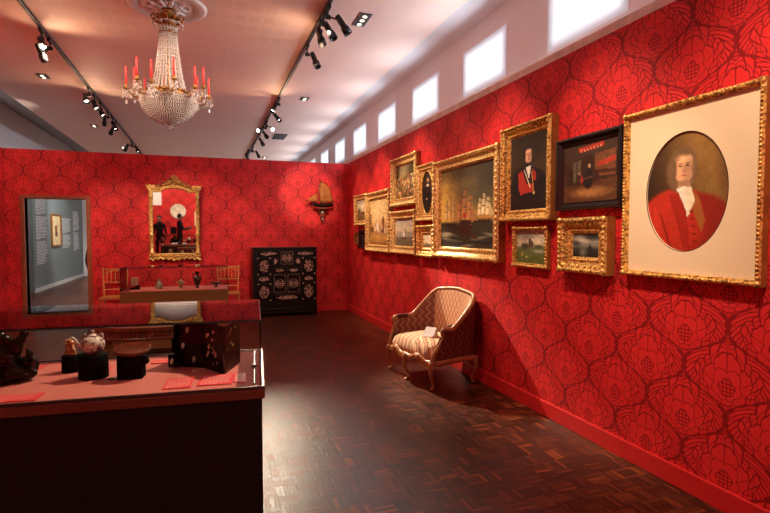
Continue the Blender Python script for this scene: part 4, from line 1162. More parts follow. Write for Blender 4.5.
fused('child_figure', [(.135, -.03, .070, .019, (1, 1, 1.4)), (.137, -.035, .112, .015), (.150, -.045, .085, .008, (1, 1, 2)), (.120, -.050, .085, .008, (1, 1, 2)), (.128, -.03, .128, .008), (.115, -.055, .05, .014, (1.4, 1, .8)), (.14, -.05, .048, .014), (.105, -.04, .09, .009, (2, 1, 1)), (.128, -.03, .03, .034, (1, 1, .7))], M['bronze'], t, .004)
fused('child_figure', [(.085, -.075, .075, .018, (1, 1, 1.4)), (.085, -.078, .108, .014), (.098, -.09, .058, .012, (1.4, 1, .8)), (.075, -.09, .055, .012), (.085, -.075, .035, .026, (1, 1, .8))], M['bronze'], t, .004)
fused('child_figure', [(-.10, -.06, .10, .018, (1, 1, 1.4)), (-.10, -.06, .135, .014), (-.10, -.05, .06, .024, (1, 1, 1.2))], M['bronze'], t, .004)

def plinth(label, x, y, r, h, rx=1.0):
    mb = MB(); mb.lathe([(r, 0), (r, h - .002), (r - .002, h)], seg=40, sc=(1, rx))
    return mb.build('round_plinth', M['plinth_black'], loc=(x, y, DK + .0002), label=label, cat='plinth', group='black display plinths')
plinth('smaller matt black round plinth carrying the carved lion', -.638, 2.87, .040, .082)
plinth('wider matt black round plinth carrying the white teapot', -.512, 2.72, .064, .113)
t = thing('carved_lion', 'small tan carved lion figurine sitting on the smaller black plinth', 'figurine', (-.638, 2.87, DK + .0825), R1)
fused('body', [(0, 0, .006, .028, (1, .7, .3)), (0, .004, .032, .020, (.85, .75, 1.3)), (-.012, -.004, .020, .013, (1, 1, 1.2)), (.014, -.004, .020, .013, (1, 1, 1.2)), (.004, -.004, .064, .015), (.010, -.012, .062, .009), (-.006, .0, .078, .006), (.013, .0, .078, .006), (-.017, .005, .048, .010), (.0, .01, .055, .014), (-.02, .004, .070, .007), (.012, -.014, .034, .007, (1, 1, 2.2)), (-.004, -.016, .034, .007, (1, 1, 2.2))], M['ivory'], t, .0028)
# teapot
t = thing('teapot', 'white porcelain teapot with red floral painting and a curved spout on a black plinth', 'teapot', (-.512, 2.72, DK + .1135), R1)
mb = MB(); mb.lathe([(.026, 0), (.028, .004), (.030, .006), (.045, .020), (.052, .040), (.050, .058), (.040, .074), (.026, .083), (.022, .085)], seg=40); mb.build('body', M['porcelain'], t)
mb = MB(); mb.lathe([(.0245, .083), (.024, .087), (.016, .092), (.006, .095), (.004, .098), (.007, .103), (.006, .109), (.001, .112)], seg=28); mb.build('lid', M['porcelain'], t)
mb = MB(); mb.tube([(-.044, 0, .032), (-.060, 0, .040), (-.070, 0, .055), (-.076, 0, .072), (-.088, 0, .080), (-.094, 0, .078)], [.012, .010, .008, .0065, .005, .0045], 12); mb.build('spout', M['porcelain'], t)
for s in (-1, 1):
    mb = MB(); mb.tube([(s * .030, 0, .080), (s * .034, 0, .094), (s * .040, 0, .094), (s * .044, 0, .072)], .0042, 8); mb.build('lug', M['porcelain'], t)
# brown oval dish on a black stand
t = thing('dish_stand', 'black stand with a side bracket holding up the brown oval dish', 'stand', (-.335, 2.655, DK), R1)
mb = MB(); mb.prism([(-.062, -.035), (.045, -.035), (.050, .03), (-.058, .03)], 0, .112, 'z'); mb.build('block', M['plinth_black'], t)
mb = MB(); mb.prism([(.045, .055), (.070, .068), (.066, .10), (.045, .105)], -.02, .015, 'y'); mb.build('bracket', M['plinth_black'], t)
mb = MB(); mb.lathe([(.060, .0), (.076, .002), (.082, .010), (.081, .018), (.074, .016), (.0, .012)], seg=48, sc=(1, .8), rot=RX(math.radians(14)))
mb.build('oval_dish', plain('red_brown_lacquer_dish', (112, 46, 24), .3, c2=(76, 28, 16), spec=.25), loc=(-.337, 2.660, DK + .124), label='reddish-brown oval lacquer dish on top of the black stand', cat='dish')
mb = MB(); mb.lathe([(.020, 0), (.021, .002), (.019, .004), (0, .0045)], seg=28, sc=(1, 1)); mb.build('medal', M['lacquer_brown'], loc=(-.425, 2.655, DK + .0005), label='small dark round medal lying flat between teapot plinth and dish stand', cat='medal')

# opened lacquer box with drawers
bx, by, brz = -.088, 2.765, math.radians(-30)
t = thing('lacquer_box', 'black lacquer table cabinet with pulled-out drawers and open painted doors', 'cabinet', (bx, by, DK), brz)
w, d, h = .175, .13, .235
mb = MB(); th = .008
mb.b2(-w / 2, w / 2, 0, d, 0, th); mb.b2(-w / 2, w / 2, 0, d, h - th, h); mb.b2(-w / 2, -w / 2 + th, 0, d, th, h - th); mb.b2(w / 2 - th, w / 2, 0, d, th, h - th); mb.b2(-w / 2 + th, w / 2 - th, d - th, d, th, h - th)
mb.b2(-w / 2 - .004, w / 2 + .004, -.006, d + .004, h, h + .008, bev=.002)
for z in (.080, .155): mb.b2(-w / 2 + th, w / 2 - th, .002, d - th, z - .003, z + .003)
mb.b2(-.028, -.024, .002, d - th, th, .077)
mb.build('carcass', M['lacquer'], t)
def drawer(x0, x1, z0, z1, pull, kx):
    mb = MB(); mb.b2(x0, x1, -pull, -pull + .008, z0, z1, bev=.0015); mb.b2(x0 + .004, x0 + .008, -pull + .008, d - .02 - pull, z0, z1 - .006); mb.b2(x1 - .008, x1 - .004, -pull + .008, d - .02 - pull, z0, z1 - .006)
    mb.b2(x0 + .004, x1 - .004, -pull + .008, d - .02 - pull, z0, z0 + .004)
    o = mb.build('drawer', M['lacquer'], t)
    mb = MB(); zc = (z0 + z1) / 2; mb.sph((kx, -pull - .002, zc + .006), .008, (1, .5, 1.2)); mb.tube([(kx - .006, -pull - .004, zc + .006), (kx - .005, -pull - .006, zc - .008), (kx, -pull - .006, zc - .013), (kx + .005, -pull - .006, zc - .008), (kx + .006, -pull - .004, zc + .006)], .0024, 6)
    mb.build('handle', M['silver'], o)
drawer(-w / 2 + .009, w / 2 - .009, .159, .226, .006, -.005)
drawer(-w / 2 + .009, w / 2 - .009, .084, .151, .034, -.012)
drawer(-w / 2 + .009, -.030, .012, .076, .065, -.055)
drawer(-.022, w / 2 - .009, .012, .076, .006, .03)
def L_(x, y):
    q = RZ(-brz) @ Vector((x - bx, y - by, 0)); return q.x, q.y
def leaf(ax, ay, bx_, by_, nm, inlay, seed):
    L = math.hypot(bx_ - ax, by_ - ay); a = math.atan2(by_ - ay, bx_ - ax); R_ = RZ(a)
    mb = MB(); mb.box(((ax + bx_) / 2, (ay + by_) / 2, h / 2), (L, .007, h - .004), rot=R_, bev=.0015); o = mb.build('door', nm, t)
    rnd = random.Random(seed); mb = MB()
    for k in range(inlay):
        u = rnd.uniform(.15, .85) * L; z = rnd.uniform(.03, h - .03); r = rnd.uniform(.005, .011)
        nx_, ny_ = math.sin(a), -math.cos(a)
        for sg in (1, -1):
            mb.sph((ax + math.cos(a) * u + nx_ * .0038 * sg, ay + math.sin(a) * u + ny_ * .0038 * sg, z), r, (1.0, .08, .6 + rnd.random()), rot=R_ @ RY(rnd.random()), ico=1)
    mb.build('inlaid_leaves', M['pearl'] if seed == 1 else M['gilt_dark'], o)
leaf(w / 2 + .002, -.008, *L_(.070, 2.565), M['lacquer'], 16, 1)
leaf(*L_(.076, 2.567), *L_(.158, 2.775), M['lacquer_brown'], 8, 2)

# things in the smaller case
Z2 = .8855
def potter(name, label, cat, prof, x, y, mat, seg=32):
    mb = MB(); mb.lathe(prof, seg=seg); return mb.build(name, mat, loc=(x, y, Z2), label=label, cat=cat)
t = thing('box_figurine', 'cream block-shaped figurine on a dark stand at the left end of the small case', 'figurine', (-.815, 6.76, Z2), 0)
mb = MB(); mb.prism([(-.05, -.03), (.06, -.03), (.05, .03), (-.04, .03)], 0, .025, 'z'); mb.sph((.03, -.01, .035), .025, (1.2, 1, .8)); mb.build('stand', M['bronze'], t)
mb = MB(); mb.box((0, 0, .095), (.075, .05, .095), bev=.006); mb.sph((.02, -.028, .08), .014); mb.build('block', M['cream'], t)
potter('bottle_vase', 'squat green and white vase second from the left in the small case', 'vase', [(.028, 0), (.036, .012), (.040, .04), (.034, .065), (.022, .082), (.016, .095), (.018, .112), (.021, .118), (.015, .118)], -.545, 6.75, M['greenglaze'])
t = thing('lidded_jar', 'small dark and cream lidded jar with side knobs, centre of the small case', 'jar', (-.300, 6.74, Z2), 0)
mb = MB(); mb.lathe([(.020, 0), (.022, .006), (.014, .014), (.024, .035), (.038, .062), (.036, .078), (.020, .090)], seg=32); mb.build('body', plain('cream_and_dark_glaze', (216, 176, 120), .25, c2=(40, 26, 24), nscale=34), t)
mb = MB(); mb.lathe([(.022, .090), (.018, .098), (.006, .104), (.007, .112), (.001, .117)], seg=24); mb.build('lid', M['cream'], t)
for s in (-1, 1):
    mb = MB(); mb.sph((s * .040, 0, .068), .008); mb.build('knob', M['cream'], t)
t = thing('amphora', 'tall black two-handled amphora in the small case', 'vase', (-.110, 6.74, Z2), 0)
mb = MB(); mb.lathe([(.024, 0), (.028, .008), (.016, .020), (.030, .05), (.047, .095), (.048, .115), (.030, .138), (.018, .150), (.017, .178), (.028, .192), (.031, .20), (.022, .20)], seg=36); mb.build('body', M['attic'], t)
for s in (-1, 1):
    mb = MB(); mb.tube([(s * .020, 0, .180), (s * .045, 0, .178), (s * .052, 0, .155), (s * .042, 0, .118)], .0055, 8); mb.build('handle', M['attic'], t)
t = thing('footed_cup', 'shallow dark footed cup with two handles at the right end of the small case', 'cup', (.110, 6.74, Z2), 0)
mb = MB(); mb.lathe([(.030, 0), (.031, .005), (.012, .012), (.011, .026), (.040, .036), (.066, .052), (.068, .060), (.062, .058), (.030, .042)], seg=36); mb.build('bowl', M['attic'], t)
for s in (-1, 1):
    mb = MB(); mb.tube([(s * .064, -.012, .052), (s * .090, -.010, .060), (s * .092, .010, .060), (s * .064, .012, .052)], .004, 8); mb.build('handle', M['attic'], t)
for (x, w_, lab) in ((-.66, .10, 'pink caption card beside the block figurine in the small case'), (-.45, .09, 'pink caption card beside the green vase'), (-.22, .10, 'pink caption card beside the lidded jar'), (.0, .10, 'pink caption card between the amphora and the footed cup')):
    caption(x, 6.63, 0, w_, .05, 3, lab, z=Z2, group='caption cards in the small case')
mb = MB(); mb.b2(-.10, .10, -.006, .006, 0, .0)
mb.bm.free()

# carved half-round table standing between the two cases
t = thing('carved_console_table', 'carved reddish-brown half-round table with gilt baluster legs behind the front case', 'table', (-.36, 4.30, 0), 0)
mb = MB(); n = 36; R_ = .43
out = [(R_ * math.cos(PI + PI * k / n), .62 * R_ * math.sin(PI + PI * k / n)) for k in range(n + 1)]
mb.prism(out + [(R_, .16), (-R_, .16)], .845, .872, 'z'); mb.build('top', M['walnut'], t)
mb = MB(); inn = [(x * .95, y * .95) for x, y in out]
mb.prism(inn + [(R_ * .95, .15), (-R_ * .95, .15)], .79, .845, 'z')
for k in range(40):
    a = PI + PI * (k + .5) / 40; mb.box((R_ * .97 * math.cos(a), .62 * R_ * .97 * math.sin(a), .812), (.018, .016, .030), rot=RZ(a), bev=.003)
mb.tube([(x * .97, y * .97, .79) for x, y in out], .010, 6); mb.build('carved_apron', M['walnut'], t)
for i, (lx, ly) in enumerate(((-.36, -.02), (-.17, -.19), (.17, -.19), (.36, -.02), (-.36, .12), (.36, .12))):
    mb = MB(); mb.lathe([(.022, 0), (.034, .02), (.026, .05), (.014, .08), (.018, .30), (.030, .40), (.018, .44), (.024, .50), (.044, .60), (.050, .66), (.030, .70), (.024, .72), (.040, .76), (.042, .79)], (lx, ly, 0), 18)
    mb.build('leg', M['gilt_dark'], t)
mb = MB(); mb.prism([(x * .82, y * .82) for x, y in out] + [(R_ * .82, .13), (-R_ * .82, .13)], .13, .15, 'z'); mb.build('lower_shelf', M['walnut'], t)

# ------------------------------------------------------------ settee
th = math.radians(-83.5)
t = thing('settee', 'two-seat gilt-framed settee with flame-stitch upholstery and cabriole legs by the red wall', 'settee', (2.322, 5.066, 0), th)
a_, n_ = .475, 4.6
NU = 96
def plan_raw(u, off=0.0):
    A = PI * u; c_, s_ = math.cos(A), math.sin(A)
    return (a_ - off) * math.copysign(abs(c_) ** (2 / n_), c_), -.25 + (.555 - off) * abs(s_) ** (2 / n_)
_q = np.linspace(0, 1, 6001); _p = np.array([plan_raw(u) for u in _q]); _l = np.concatenate([[0], np.cumsum(np.hypot(*(np.diff(_p, axis=0).T)))]); _l /= _l[-1]
def plan(u, off=0.0):
    """u 0..1 by length from the near (right) arm front round the back to the far arm front; local x right = near"""
    return plan_raw(float(np.interp(u, _l, _q)), off)
def side_len(u):
    q = min(max(u, 0), 1) * NU; i = int(min(q, NU - 1)); L = arc_len[i] + (arc_len[i + 1] - arc_len[i]) * (q - i); return min(L, arc_len[-1] - L)
def sweep(u, f):
    return (.11 if u < .5 else .03) * f ** 1.5 * math.exp(-(side_len(u) / .16) ** 2)
def ss_(a, b, x):
    q = min(1, max(0, (x - a) / (b - a))); return q * q * (3 - 2 * q)
def top_h(u):
    s_ = side_len(u); return .595 + .30 * ss_(.10 if u < .5 else .20, .60, s_) + .045 * ss_(.40, .95, s_)
us = [i / NU for i in range(NU + 1)]
arc_len = [0]
for i in range(NU):
    (x0, y0), (x1, y1) = plan(us[i]), plan(us[i + 1]); arc_len.append(arc_len[-1] + math.hypot(x1 - x0, y1 - y0))
def shell(off, zlo, lean, mat, nm, flip, ofs, umin=0, umax=NU, label=None):
    mb = MB(); nz = 8; g = []
    for i in range(umin, umax + 1):
        col = []
        for j in range(nz + 1):
            f = j / nz; z = zlo + (top_h(us[i]) - .012 - zlo) * f
            flare = lean * f * f
            x, y = plan(us[i], off - flare + ofs * math.sin(PI * f)); y += sweep(us[i], f); col.append((mb.bm.verts.new((x, y, z)), arc_len[i], z))
        g.append(col)
    for i in range(len(g) - 1):
        for j in range(nz):
            q = [g[i][j], g[i + 1][j], g[i + 1][j + 1], g[i][j + 1]]
            f = mb.bm.faces.new([k[0] for k in q]); f.smooth = True
            for l, k in zip(f.loops, q): l[mb.uv].uv = (k[1], k[2])
    return mb.build(nm, mat, t, label=label)
shell(.045, .30, .03, M['flame'], 'inside_upholstery', False, .012)
shell(.0, .27, .03, M['zig'], 'outside_upholstery', True, -.008, label='dark zigzag outside upholstery')
rail_pts = [(plan(u, -.01)[0], plan(u, -.01)[1] + sweep(u, 1), top_h(u)) for u in us]
mb = MB(); mb.tube(rail_pts, [.020] * len(rail_pts), 10, sq=(1.0, 1.35)); mb.build('top_rail', M['settee_wood'], t)
for s, i0 in ((1, 0), (-1, NU)):
    x, y = plan(us[i0], .01); z = top_h(us[i0])
    y1_ = y + (.11 if s == 1 else .03)
    Y_ = lambda f: (y1_ + .0) * (1 - f) + (y - .04) * f
    mb = MB(); mb.tube([(x, y1_ + .03, z), (x, y1_ - .01, z + .004), (x, y1_ - .035, z - .018), (x, y1_ - .03, z - .045), (x, Y_(.1), z - .075), (x, Y_(.25), z - .12), (x, Y_(.5), z - .17), (x, Y_(.8), z - .23), (x, Y_(1.0), z - .28), (x, y - .04, .285)], [.018, .020, .022, .020, .018, .017, .018, .020, .021, .023], 10)
    mb.build('arm_post', M['settee_wood'], t)
    # padded arm top behind the scroll
    k0 = i0
    idx = range(1, 11) if s == 1 else range(NU - 1, NU - 11, -1)
    mb = MB(); mb.tube([(plan(us[k], .022)[0], plan(us[k], .022)[1] + sweep(us[k], 1), top_h(us[k]) + .010) for k in idx], [.016] + [.024] * 8 + [.012], 10); mb.build('arm_pad', M['zig'], t)
# seat rails
lo = [(*plan(u, -.004), .272 - .008 * math.cos(u * PI * 6)) for u in us]
mb = MB(); mb.tube(lo, .019, 10, sq=(.8, 1.5)); 
fr = []
for i in range(41):
    u = i / 40; x = a_ - 2 * a_ * u; fr.append((x, -.285 - .055 * math.sin(PI * u) , .275 - .018 * math.cos(u * PI * 4) + .012 * math.cos(u * PI * 8)))
mb.tube(fr, .021, 10, sq=(.9, 1.5)); mb.tube([(x, y - .012, z - .022) for x, y, z in fr], .008, 8)
for c0 in (10, 20, 30): mb.sph((fr[c0][0], fr[c0][1] - .016, fr[c0][2] - .005), .018, (1.6, .6, .9), ico=2)
mb.build('seat_rail', M['settee_wood'], t)
# seat cushion
mb = MB(); nx_, ny_ = 28, 20; g = []
for i in range(nx_ + 1):
    row = []
    for j in range(ny_ + 1):
        u, v = -1 + 2 * i / nx_, -1 + 2 * j / ny_
        xx = u * math.sqrt(1 - v * v * .22); yy = v * math.sqrt(1 - u * u * .14)
        e = (1 - abs(u) ** 5) * (1 - abs(v) ** 5)
        x = xx * (a_ - .035); y = -.035 + yy * .285
        z = .335 + .105 * e ** .30 + .02 * (1 - u * u) * (1 - v * v)
        row.append((mb.bm.verts.new((x, y, z)), x, y))
    g.append(row)
for i in range(nx_):
    for j in range(ny_):
        q = [g[i][j], g[i + 1][j], g[i + 1][j + 1], g[i][j + 1]]; f = mb.bm.faces.new([k[0] for k in q]); f.smooth = True
        for l, k in zip(f.loops, q): l[mb.uv].uv = (k[1], k[2])
edge = [g[i][0] for i in range(nx_ + 1)] + [g[nx_][j] for j in range(1, ny_ + 1)] + [g[i][ny_] for i in range(nx_ - 1, -1, -1)] + [g[0][j] for j in range(ny_ - 1, 0, -1)]
low = [mb.bm.verts.new((k[1] * .985, k[2] * .985, .285)) for k in edge]
for i in range(len(edge)):
    j = (i + 1) % len(edge); f = mb.bm.faces.new((edge[i][0], edge[j][0], low[j], low[i])); f.smooth = True
    for l, k in zip(f.loops, ((edge[i][1], edge[i][2]), (edge[j][1], edge[j][2]), (edge[j][1], edge[j][2] - .05), (edge[i][1], edge[i][2] - .05))): l[mb.uv].uv = k
mb.bm.faces.new(low[::-1])
mb.build('seat_cushion', M['stripe'], t)
def cabriole(x, y, dx, dy):
    mb = MB(); pts = []; rr = []
    for i in range(11):
        f = i / 10; z = .285 - .285 * f
        k = .026 * math.sin(PI * min(1, f * 1.15 + .1)) - .030 * ss_(.45, .85, f) + .030 * ss_(.85, 1.0, f)
        pts.append((x + dx * k, y + dy * k, max(z, .012))); rr.append([.028, .030, .028, .024, .020, .017, .015, .013, .012, .014, .018][i])
    mb.tube(pts, rr, 10); mb.sph((pts[-1][0] + dx * .006, pts[-1][1] + dy * .006, .013), .019, (1, 1, .68))
    return mb.build('leg', M['settee_wood'], t)
cabriole(.455, -.285, .6, -.8); cabriole(0.02, -.335, 0, -1); cabriole(-.455, -.285, -.6, -.8); cabriole(.41, .25, .6, .6); cabriole(-.41, .25, -.6, .6)
# white card on the seat
t = thing('tent_card', 'white folded card standing on the settee seat', 'card', (2.25, 4.97, .462), math.radians(-52))
mb = MB(); mb.box((0, -.020, .046), (.125, .003, .13), rot=RX(math.radians(-48))); mb.box((0, .045, .044), (.125, .003, .092), rot=RX(math.radians(16))); mb.build('leaf', M['card_white'], t)

# ------------------------------------------------------------ chandelier and its ceiling rose
RXc, RYc = -.355, 6.07
t = thing('ceiling_rose', 'round white plaster ceiling rose above the chandelier', 'ceiling rose', (RXc, RYc, 4.0), 0)
mb = MB(); mb.lathe([(.40, 0), (.395, -.018), (.375, -.030), (.355, -.022), (.335, -.034), (.31, -.016), (.24, -.012), (.225, -.028), (.20, -.014), (0.0, -.014)], seg=64)
mb.build('moulded_disc', M['white'], t)
mb = MB()
for k in range(10):
    a = 2 * PI * k / 10
    for r, s in ((.10, .050), (.15, .040), (.19, .024)): mb.sph((r * math.cos(a), r * math.sin(a), -.03), s, (1.3, .6, .5), rot=RZ(a), ico=1)
    a += PI / 10; mb.sph((.13 * math.cos(a), .13 * math.sin(a), -.026), .032, (1.3, .5, .5), rot=RZ(a), ico=1)
mb.build('acanthus_leaves', M['white'], t)

t = thing('crystal_chandelier', 'large crystal chandelier with red candles hanging from the ceiling', 'chandelier', (RXc, RYc, 2.70), 0)
# local z 0 at the bottom of the bowl; ceiling at 1.30
ZR = .36                                            # arm ring
mb = MB(); mb.lathe([(.0, 1.27), (.05, 1.265), (.06, 1.23), (.035, 1.21), (.10, 1.19), (.135, 1.17), (.13, 1.155), (.085, 1.13), (.075, 1.10), (.08, 1.085)], seg=24)
for k in range(12):
    a = 2 * PI * k / 12
    mb.tube([(.09 * math.cos(a), .09 * math.sin(a), 1.13), (.145 * math.cos(a), .145 * math.sin(a), 1.14), (.165 * math.cos(a), .165 * math.sin(a), 1.18), (.14 * math.cos(a), .14 * math.sin(a), 1.20)], [.012, .012, .009, .006], 6)
mb.build('bronze_crown', M['gilt_dark'], t)
def beads(mb, p0, p1, n, r, sag=0.0, el=1.0):
    p0, p1 = Vector(p0), Vector(p1)
    for i in range(n):
        f = (i + .5) / n; p = p0.lerp(p1, f); p.z -= sag * math.sin(PI * f)
        mb.sph(p, r, (1, 1, el), ico=1)
mb = MB()
for k in range(16):
    a = 2 * PI * k / 16; mb.sph((.150 * math.cos(a), .150 * math.sin(a), 1.105 - .015 * (k % 2)), .011, (1, 1, 1.7), ico=1)
for k in range(20):
    a = 2 * PI * k / 20; mb.sph((.088 * math.cos(a), .088 * math.sin(a), 1.045), .015, (.7, .7, 2.6), rot=RZ(a), ico=1)
for r_c, z_c in ((.088, 1.045), (.150, 1.1)): mb.tube([(r_c * math.cos(2 * PI * k / 24), r_c * math.sin(2 * PI * k / 24), z_c) for k in range(24)], .006, 6, closed=True)
mb.build('prism_collar', M['crystal'], t)
mb = MB(); mb.tube([(.092 * math.cos(2 * PI * k / 24), .092 * math.sin(2 * PI * k / 24), 1.085) for k in range(24)], .008, 6, closed=True); mb.tube([(.092 * math.cos(2 * PI * k / 24), .092 * math.sin(2 * PI * k / 24), 1.0) for k in range(24)], .008, 6, closed=True)
mb.build('collar_band', M['gilt_dark'], t)
mb = MB(); ns = 26
for k in range(ns):
    a = 2 * PI * k / ns; ca, sa = math.cos(a), math.sin(a)
    prev = None
    for i in range(30):
        f = i / 29; r = .086 + .075 * f ** 1.3 + .05 * max(0, f - .75)
        mb.sph((r * ca, r * sa, .99 - f * (.99 - ZR - .03)), .0105 if i % 2 else .013, (1, 1, 1), ico=1)
mb.build('bead_tower', M['crystal'], t)
mb = MB(); mb.tube([(0, 0, .05), (0, 0, 1.26)], .012, 8)
for r, z, q in ((.20, ZR + .02, .012), (.245, ZR - .02, .014), (.262, ZR - .045, .008)): mb.tube([(r * math.cos(2 * PI * k / 40), r * math.sin(2 * PI * k / 40), z) for k in range(40)], q, 8, closed=True)
for k in range(30):
    a = 2 * PI * k / 30; mb.sph((.25 * math.cos(a), .25 * math.sin(a), ZR + .005), .016, (.6, 1, 1.5), rot=RZ(a), ico=1)
mb.build('gilt_ring', M['gilt_dark'], t)
mb = MB()
rows = 17
for i in range(rows):
    f = i / (rows - 1); r = .28 * (1 - f ** 2.3) ** .85 + .012; z = ZR - .05 - f * (ZR - .07)
    n = max(5, int(2 * PI * r / .024))
    for k in range(n):
        a = 2 * PI * (k + .5 * (i % 2)) / n; mb.sph((r * math.cos(a), r * math.sin(a), z), .0125, (.8, .8, 1.2), ico=1)
for k in range(12): 
    a = 2 * PI * k / 12; mb.sph((.02 * math.cos(a), .02 * math.sin(a), .012), .010, (1, 1, 1.5), ico=1)
mb.sph((0, 0, .0), .016, (1, 1, 1.3), ico=2)
mb.build('crystal_basket', M['crystal'], t)
mb = MB(); mb.lathe([(.262, ZR - .05), (.235, ZR - .11), (.19, ZR - .18), (.13, ZR - .25), (.06, ZR - .31), (.0, ZR - .33)], seg=28); mb.build('basket_core', plain('dark_bead_gap_core', (150, 104, 84), .25, c2=(96, 60, 46), nscale=30), t)  # darkness of the gaps between beads put into the core's colour
NA = 12
for k in range(NA):
    a = 2 * PI * (k + .35) / NA; ca, sa = math.cos(a), math.sin(a)
    ro = .415 if k % 2 == 0 else .375; dz_ = .03 if k % 2 == 0 else .085
    P = lambda r, z: (r * ca, r * sa, z)
    zc = ZR + dz_ - .02
    mb = MB(); mb.tube([P(.25, ZR - .02), P(.29, ZR - .06), P(.34, ZR - .065), P(ro - .02, ZR - .02), P(ro, zc - .01)], [.011, .010, .009, .008, .009], 8)
    mb.lathe([(.006, -.012), (.034, -.004), (.036, .002), (.012, .006), (.016, .02), (.019, .035), (.014, .036)], P(ro, zc), 14)
    arm = mb.build('arm', M['gilt_dark'], t)
    mb = MB(); mb.lathe([(.0115, 0), (.0115, .185), (.007, .192), (.002, .196)], P(ro, zc + .03), 12); mb.tube([P(ro, zc + .222), P(ro, zc + .232)], .0015, 5); mb.build('candle', M['wax_red'], arm)
    mb = MB()
    for j in range(6):
        b = 2 * PI * j / 6; bx_, by_ = ro * ca + .034 * math.cos(b), ro * sa + .034 * math.sin(b)
        for q in range(2 + (j % 2)): mb.sph((bx_, by_, zc - .02 - .018 * q), .007, ico=1)
        mb.sph((bx_, by_, zc - .075 - .018 * (j % 2)), .0105, (.8, .8, 2.2), ico=1)
    for q in range(4): mb.sph(P(ro, zc - .03 - .022 * q), .008, ico=1)
    mb.sph(P(ro, zc - .145), .015, (.8, .8, 2.0), ico=1)
    for q in range(9):
        f = q / 8; mb.sph(P(.25 + (ro - .25) * f, ZR - .06 - .06 * math.sin(PI * f) + (zc - .02 - ZR + .06) * f * .6), .007, ico=1)
    mb.build('pendant', M['crystal'], arm)

# ------------------------------------------------------------ lighting tracks, spotlights, downlights
for x, lab in ((TR, 'right lighting track on the ceiling, nearer the windows'), (TL, 'left lighting track on the ceiling, beyond the chandelier')):
    mb = MB(); mb.b2(x - .018, x + .018, -2.6, 20.5, 3.965, 3.999, bev=.002)
    mb.build('lighting_track', M['track'], label=lab, cat='lighting track', group='ceiling lighting tracks')
def spot_proto():
    t = thing('track_spotlight', 'black track spotlight', 'spotlight', (0, 0, 0))
    mb = MB(); mb.b2(-.02, .02, -.07, .07, -.035, 0, bev=.004); mb.tube([(0, 0, -.035), (0, 0, -.09)], .010, 8)
    mb.b2(-.028, .028, -.012, .012, -.13, -.085, bev=.004)
    mb.build('adapter', M['black'], t)
    return t
def place_spot(x, y, aim, lit, label, dx=0.0):
    t = spot_proto(); t['label'] = label; t['group'] = 'black track spotlights'
    t.location = (x, y, 3.965)
    v = (Vector(aim) - Vector((x + dx, y, 3.80)))
    q = v.to_track_quat('-Z', 'Y').to_matrix().to_4x4()
    mb = MB(); mb.lathe([(.020, .11), (.030, .105), (.034, .06), (.034, -.02), (.045, -.035), (.047, -.115), (.043, -.115), (.040, -.045), (.0, -.045)], seg=20, rot=q, c=(dx, 0, -.165))
    if dx: mb.tube([(0, 0, -.10), (dx, 0, -.13)], .009, 8)
    hs = mb.build('housing', M['black'], t)
    mb = MB(); mb.lathe([(.0, -.062), (.034, -.062), (.032, -.066), (0, -.068)], seg=18, rot=q, c=(dx, 0, -.165))
    mb.build('lamp', M['lamp'] if lit else M['chrome'], hs)
place_spot(TL, 7.15, (-.3, 4.4, .6), True, 'lit track spotlight nearest the camera on the left track')
place_spot(TL, 7.5, (-1.3, 9.9, 1.3), False, 'dark track spotlight just beyond the nearest one on the left track', -.10)
for y, d_, aim, lit, lab in ((9.75, -.05, (-.6, 6.4, 0), True, 'first of the three lit spotlights mid-way along the left track'), (10.2, -.0, (.2, 7.6, 0), True, 'second of the three lit spotlights mid-way along the left track'),
                             (10.75, .0, (.6, 8.4, 0), True, 'third of the three lit spotlights mid-way along the left track'), (11.5, -.06, (-2.5, 14, 1), False, 'dark spotlight of the far pair on the left track, nearer one'),
                             (12.0, .03, (0, 10, 0), True, 'spotlight of the far pair on the left track, further one'), (12.5, -.08, (-3.4, 14, 1), False, 'dark spotlight pointing left just beyond the far pair on the left track'),
                             (14.9, -.12, (-3.4, 13, 0), True, 'left-pointing spotlight just above the partition on the left track'), (15.1, .10, (0, 13, 0), True, 'right-pointing spotlight just above the partition on the left track'),
                             (16.7, .0, (-2, 19, 1), False, 'furthest dark spotlight on the left track, right at the partition top')):
    place_spot(TL, y, aim, lit, lab, d_)
for y, d_, aim, lit, lab in ((5.45, .16, (2.9, 5.3, 1.6), False, 'spotlight pointing right at the top picture edge on the right track'), (5.65, .06, (2.6, 4.6, 1.0), False, 'second dark spotlight of the nearest cluster on the right track'),
                             (5.85, .0, (1.9, 4.4, 0), False, 'lowest dark spotlight of the nearest cluster on the right track'), (6.65, .10, (2.4, 5.3, .4), False, 'single dark spotlight below the nearest cluster on the right track'),
                             (9.35, -.08, (-1, 7, 0), True, 'lit spotlight pointing left on the right track'), (10.1, .06, (2.9, 8, 1.2), True, 'spotlight just beyond the left-pointing lit one, right track'),
                             (11.3, .12, (1.3, 2, 1.3), True, 'brightly lit spotlight on the right-hand side of the right track'), (11.52, -.16, (.2, 2, 1.3), True, 'brightly lit spotlight on the left-hand side of the right track'),
                             (12.0, .05, (2.2, 8, 1), False, 'dark spotlight under the two bright ones on the right track'), (12.9, .05, (3, 11, 0), True, 'small lit spotlight before the far pair on the right track'), 
                             (14.72, -.14, (-.5, 13, 0), True, 'left lamp of the pair near the partition on the right track'), (14.9, .14, (3, 13, 0), True, 'right lamp of the pair near the partition on the right track'),
                             (16.5, .0, (1.2, 19, 1), False, 'furthest dark spotlight on the right track, at the partition top')):
    place_spot(TR, y, aim, lit, lab, d_)
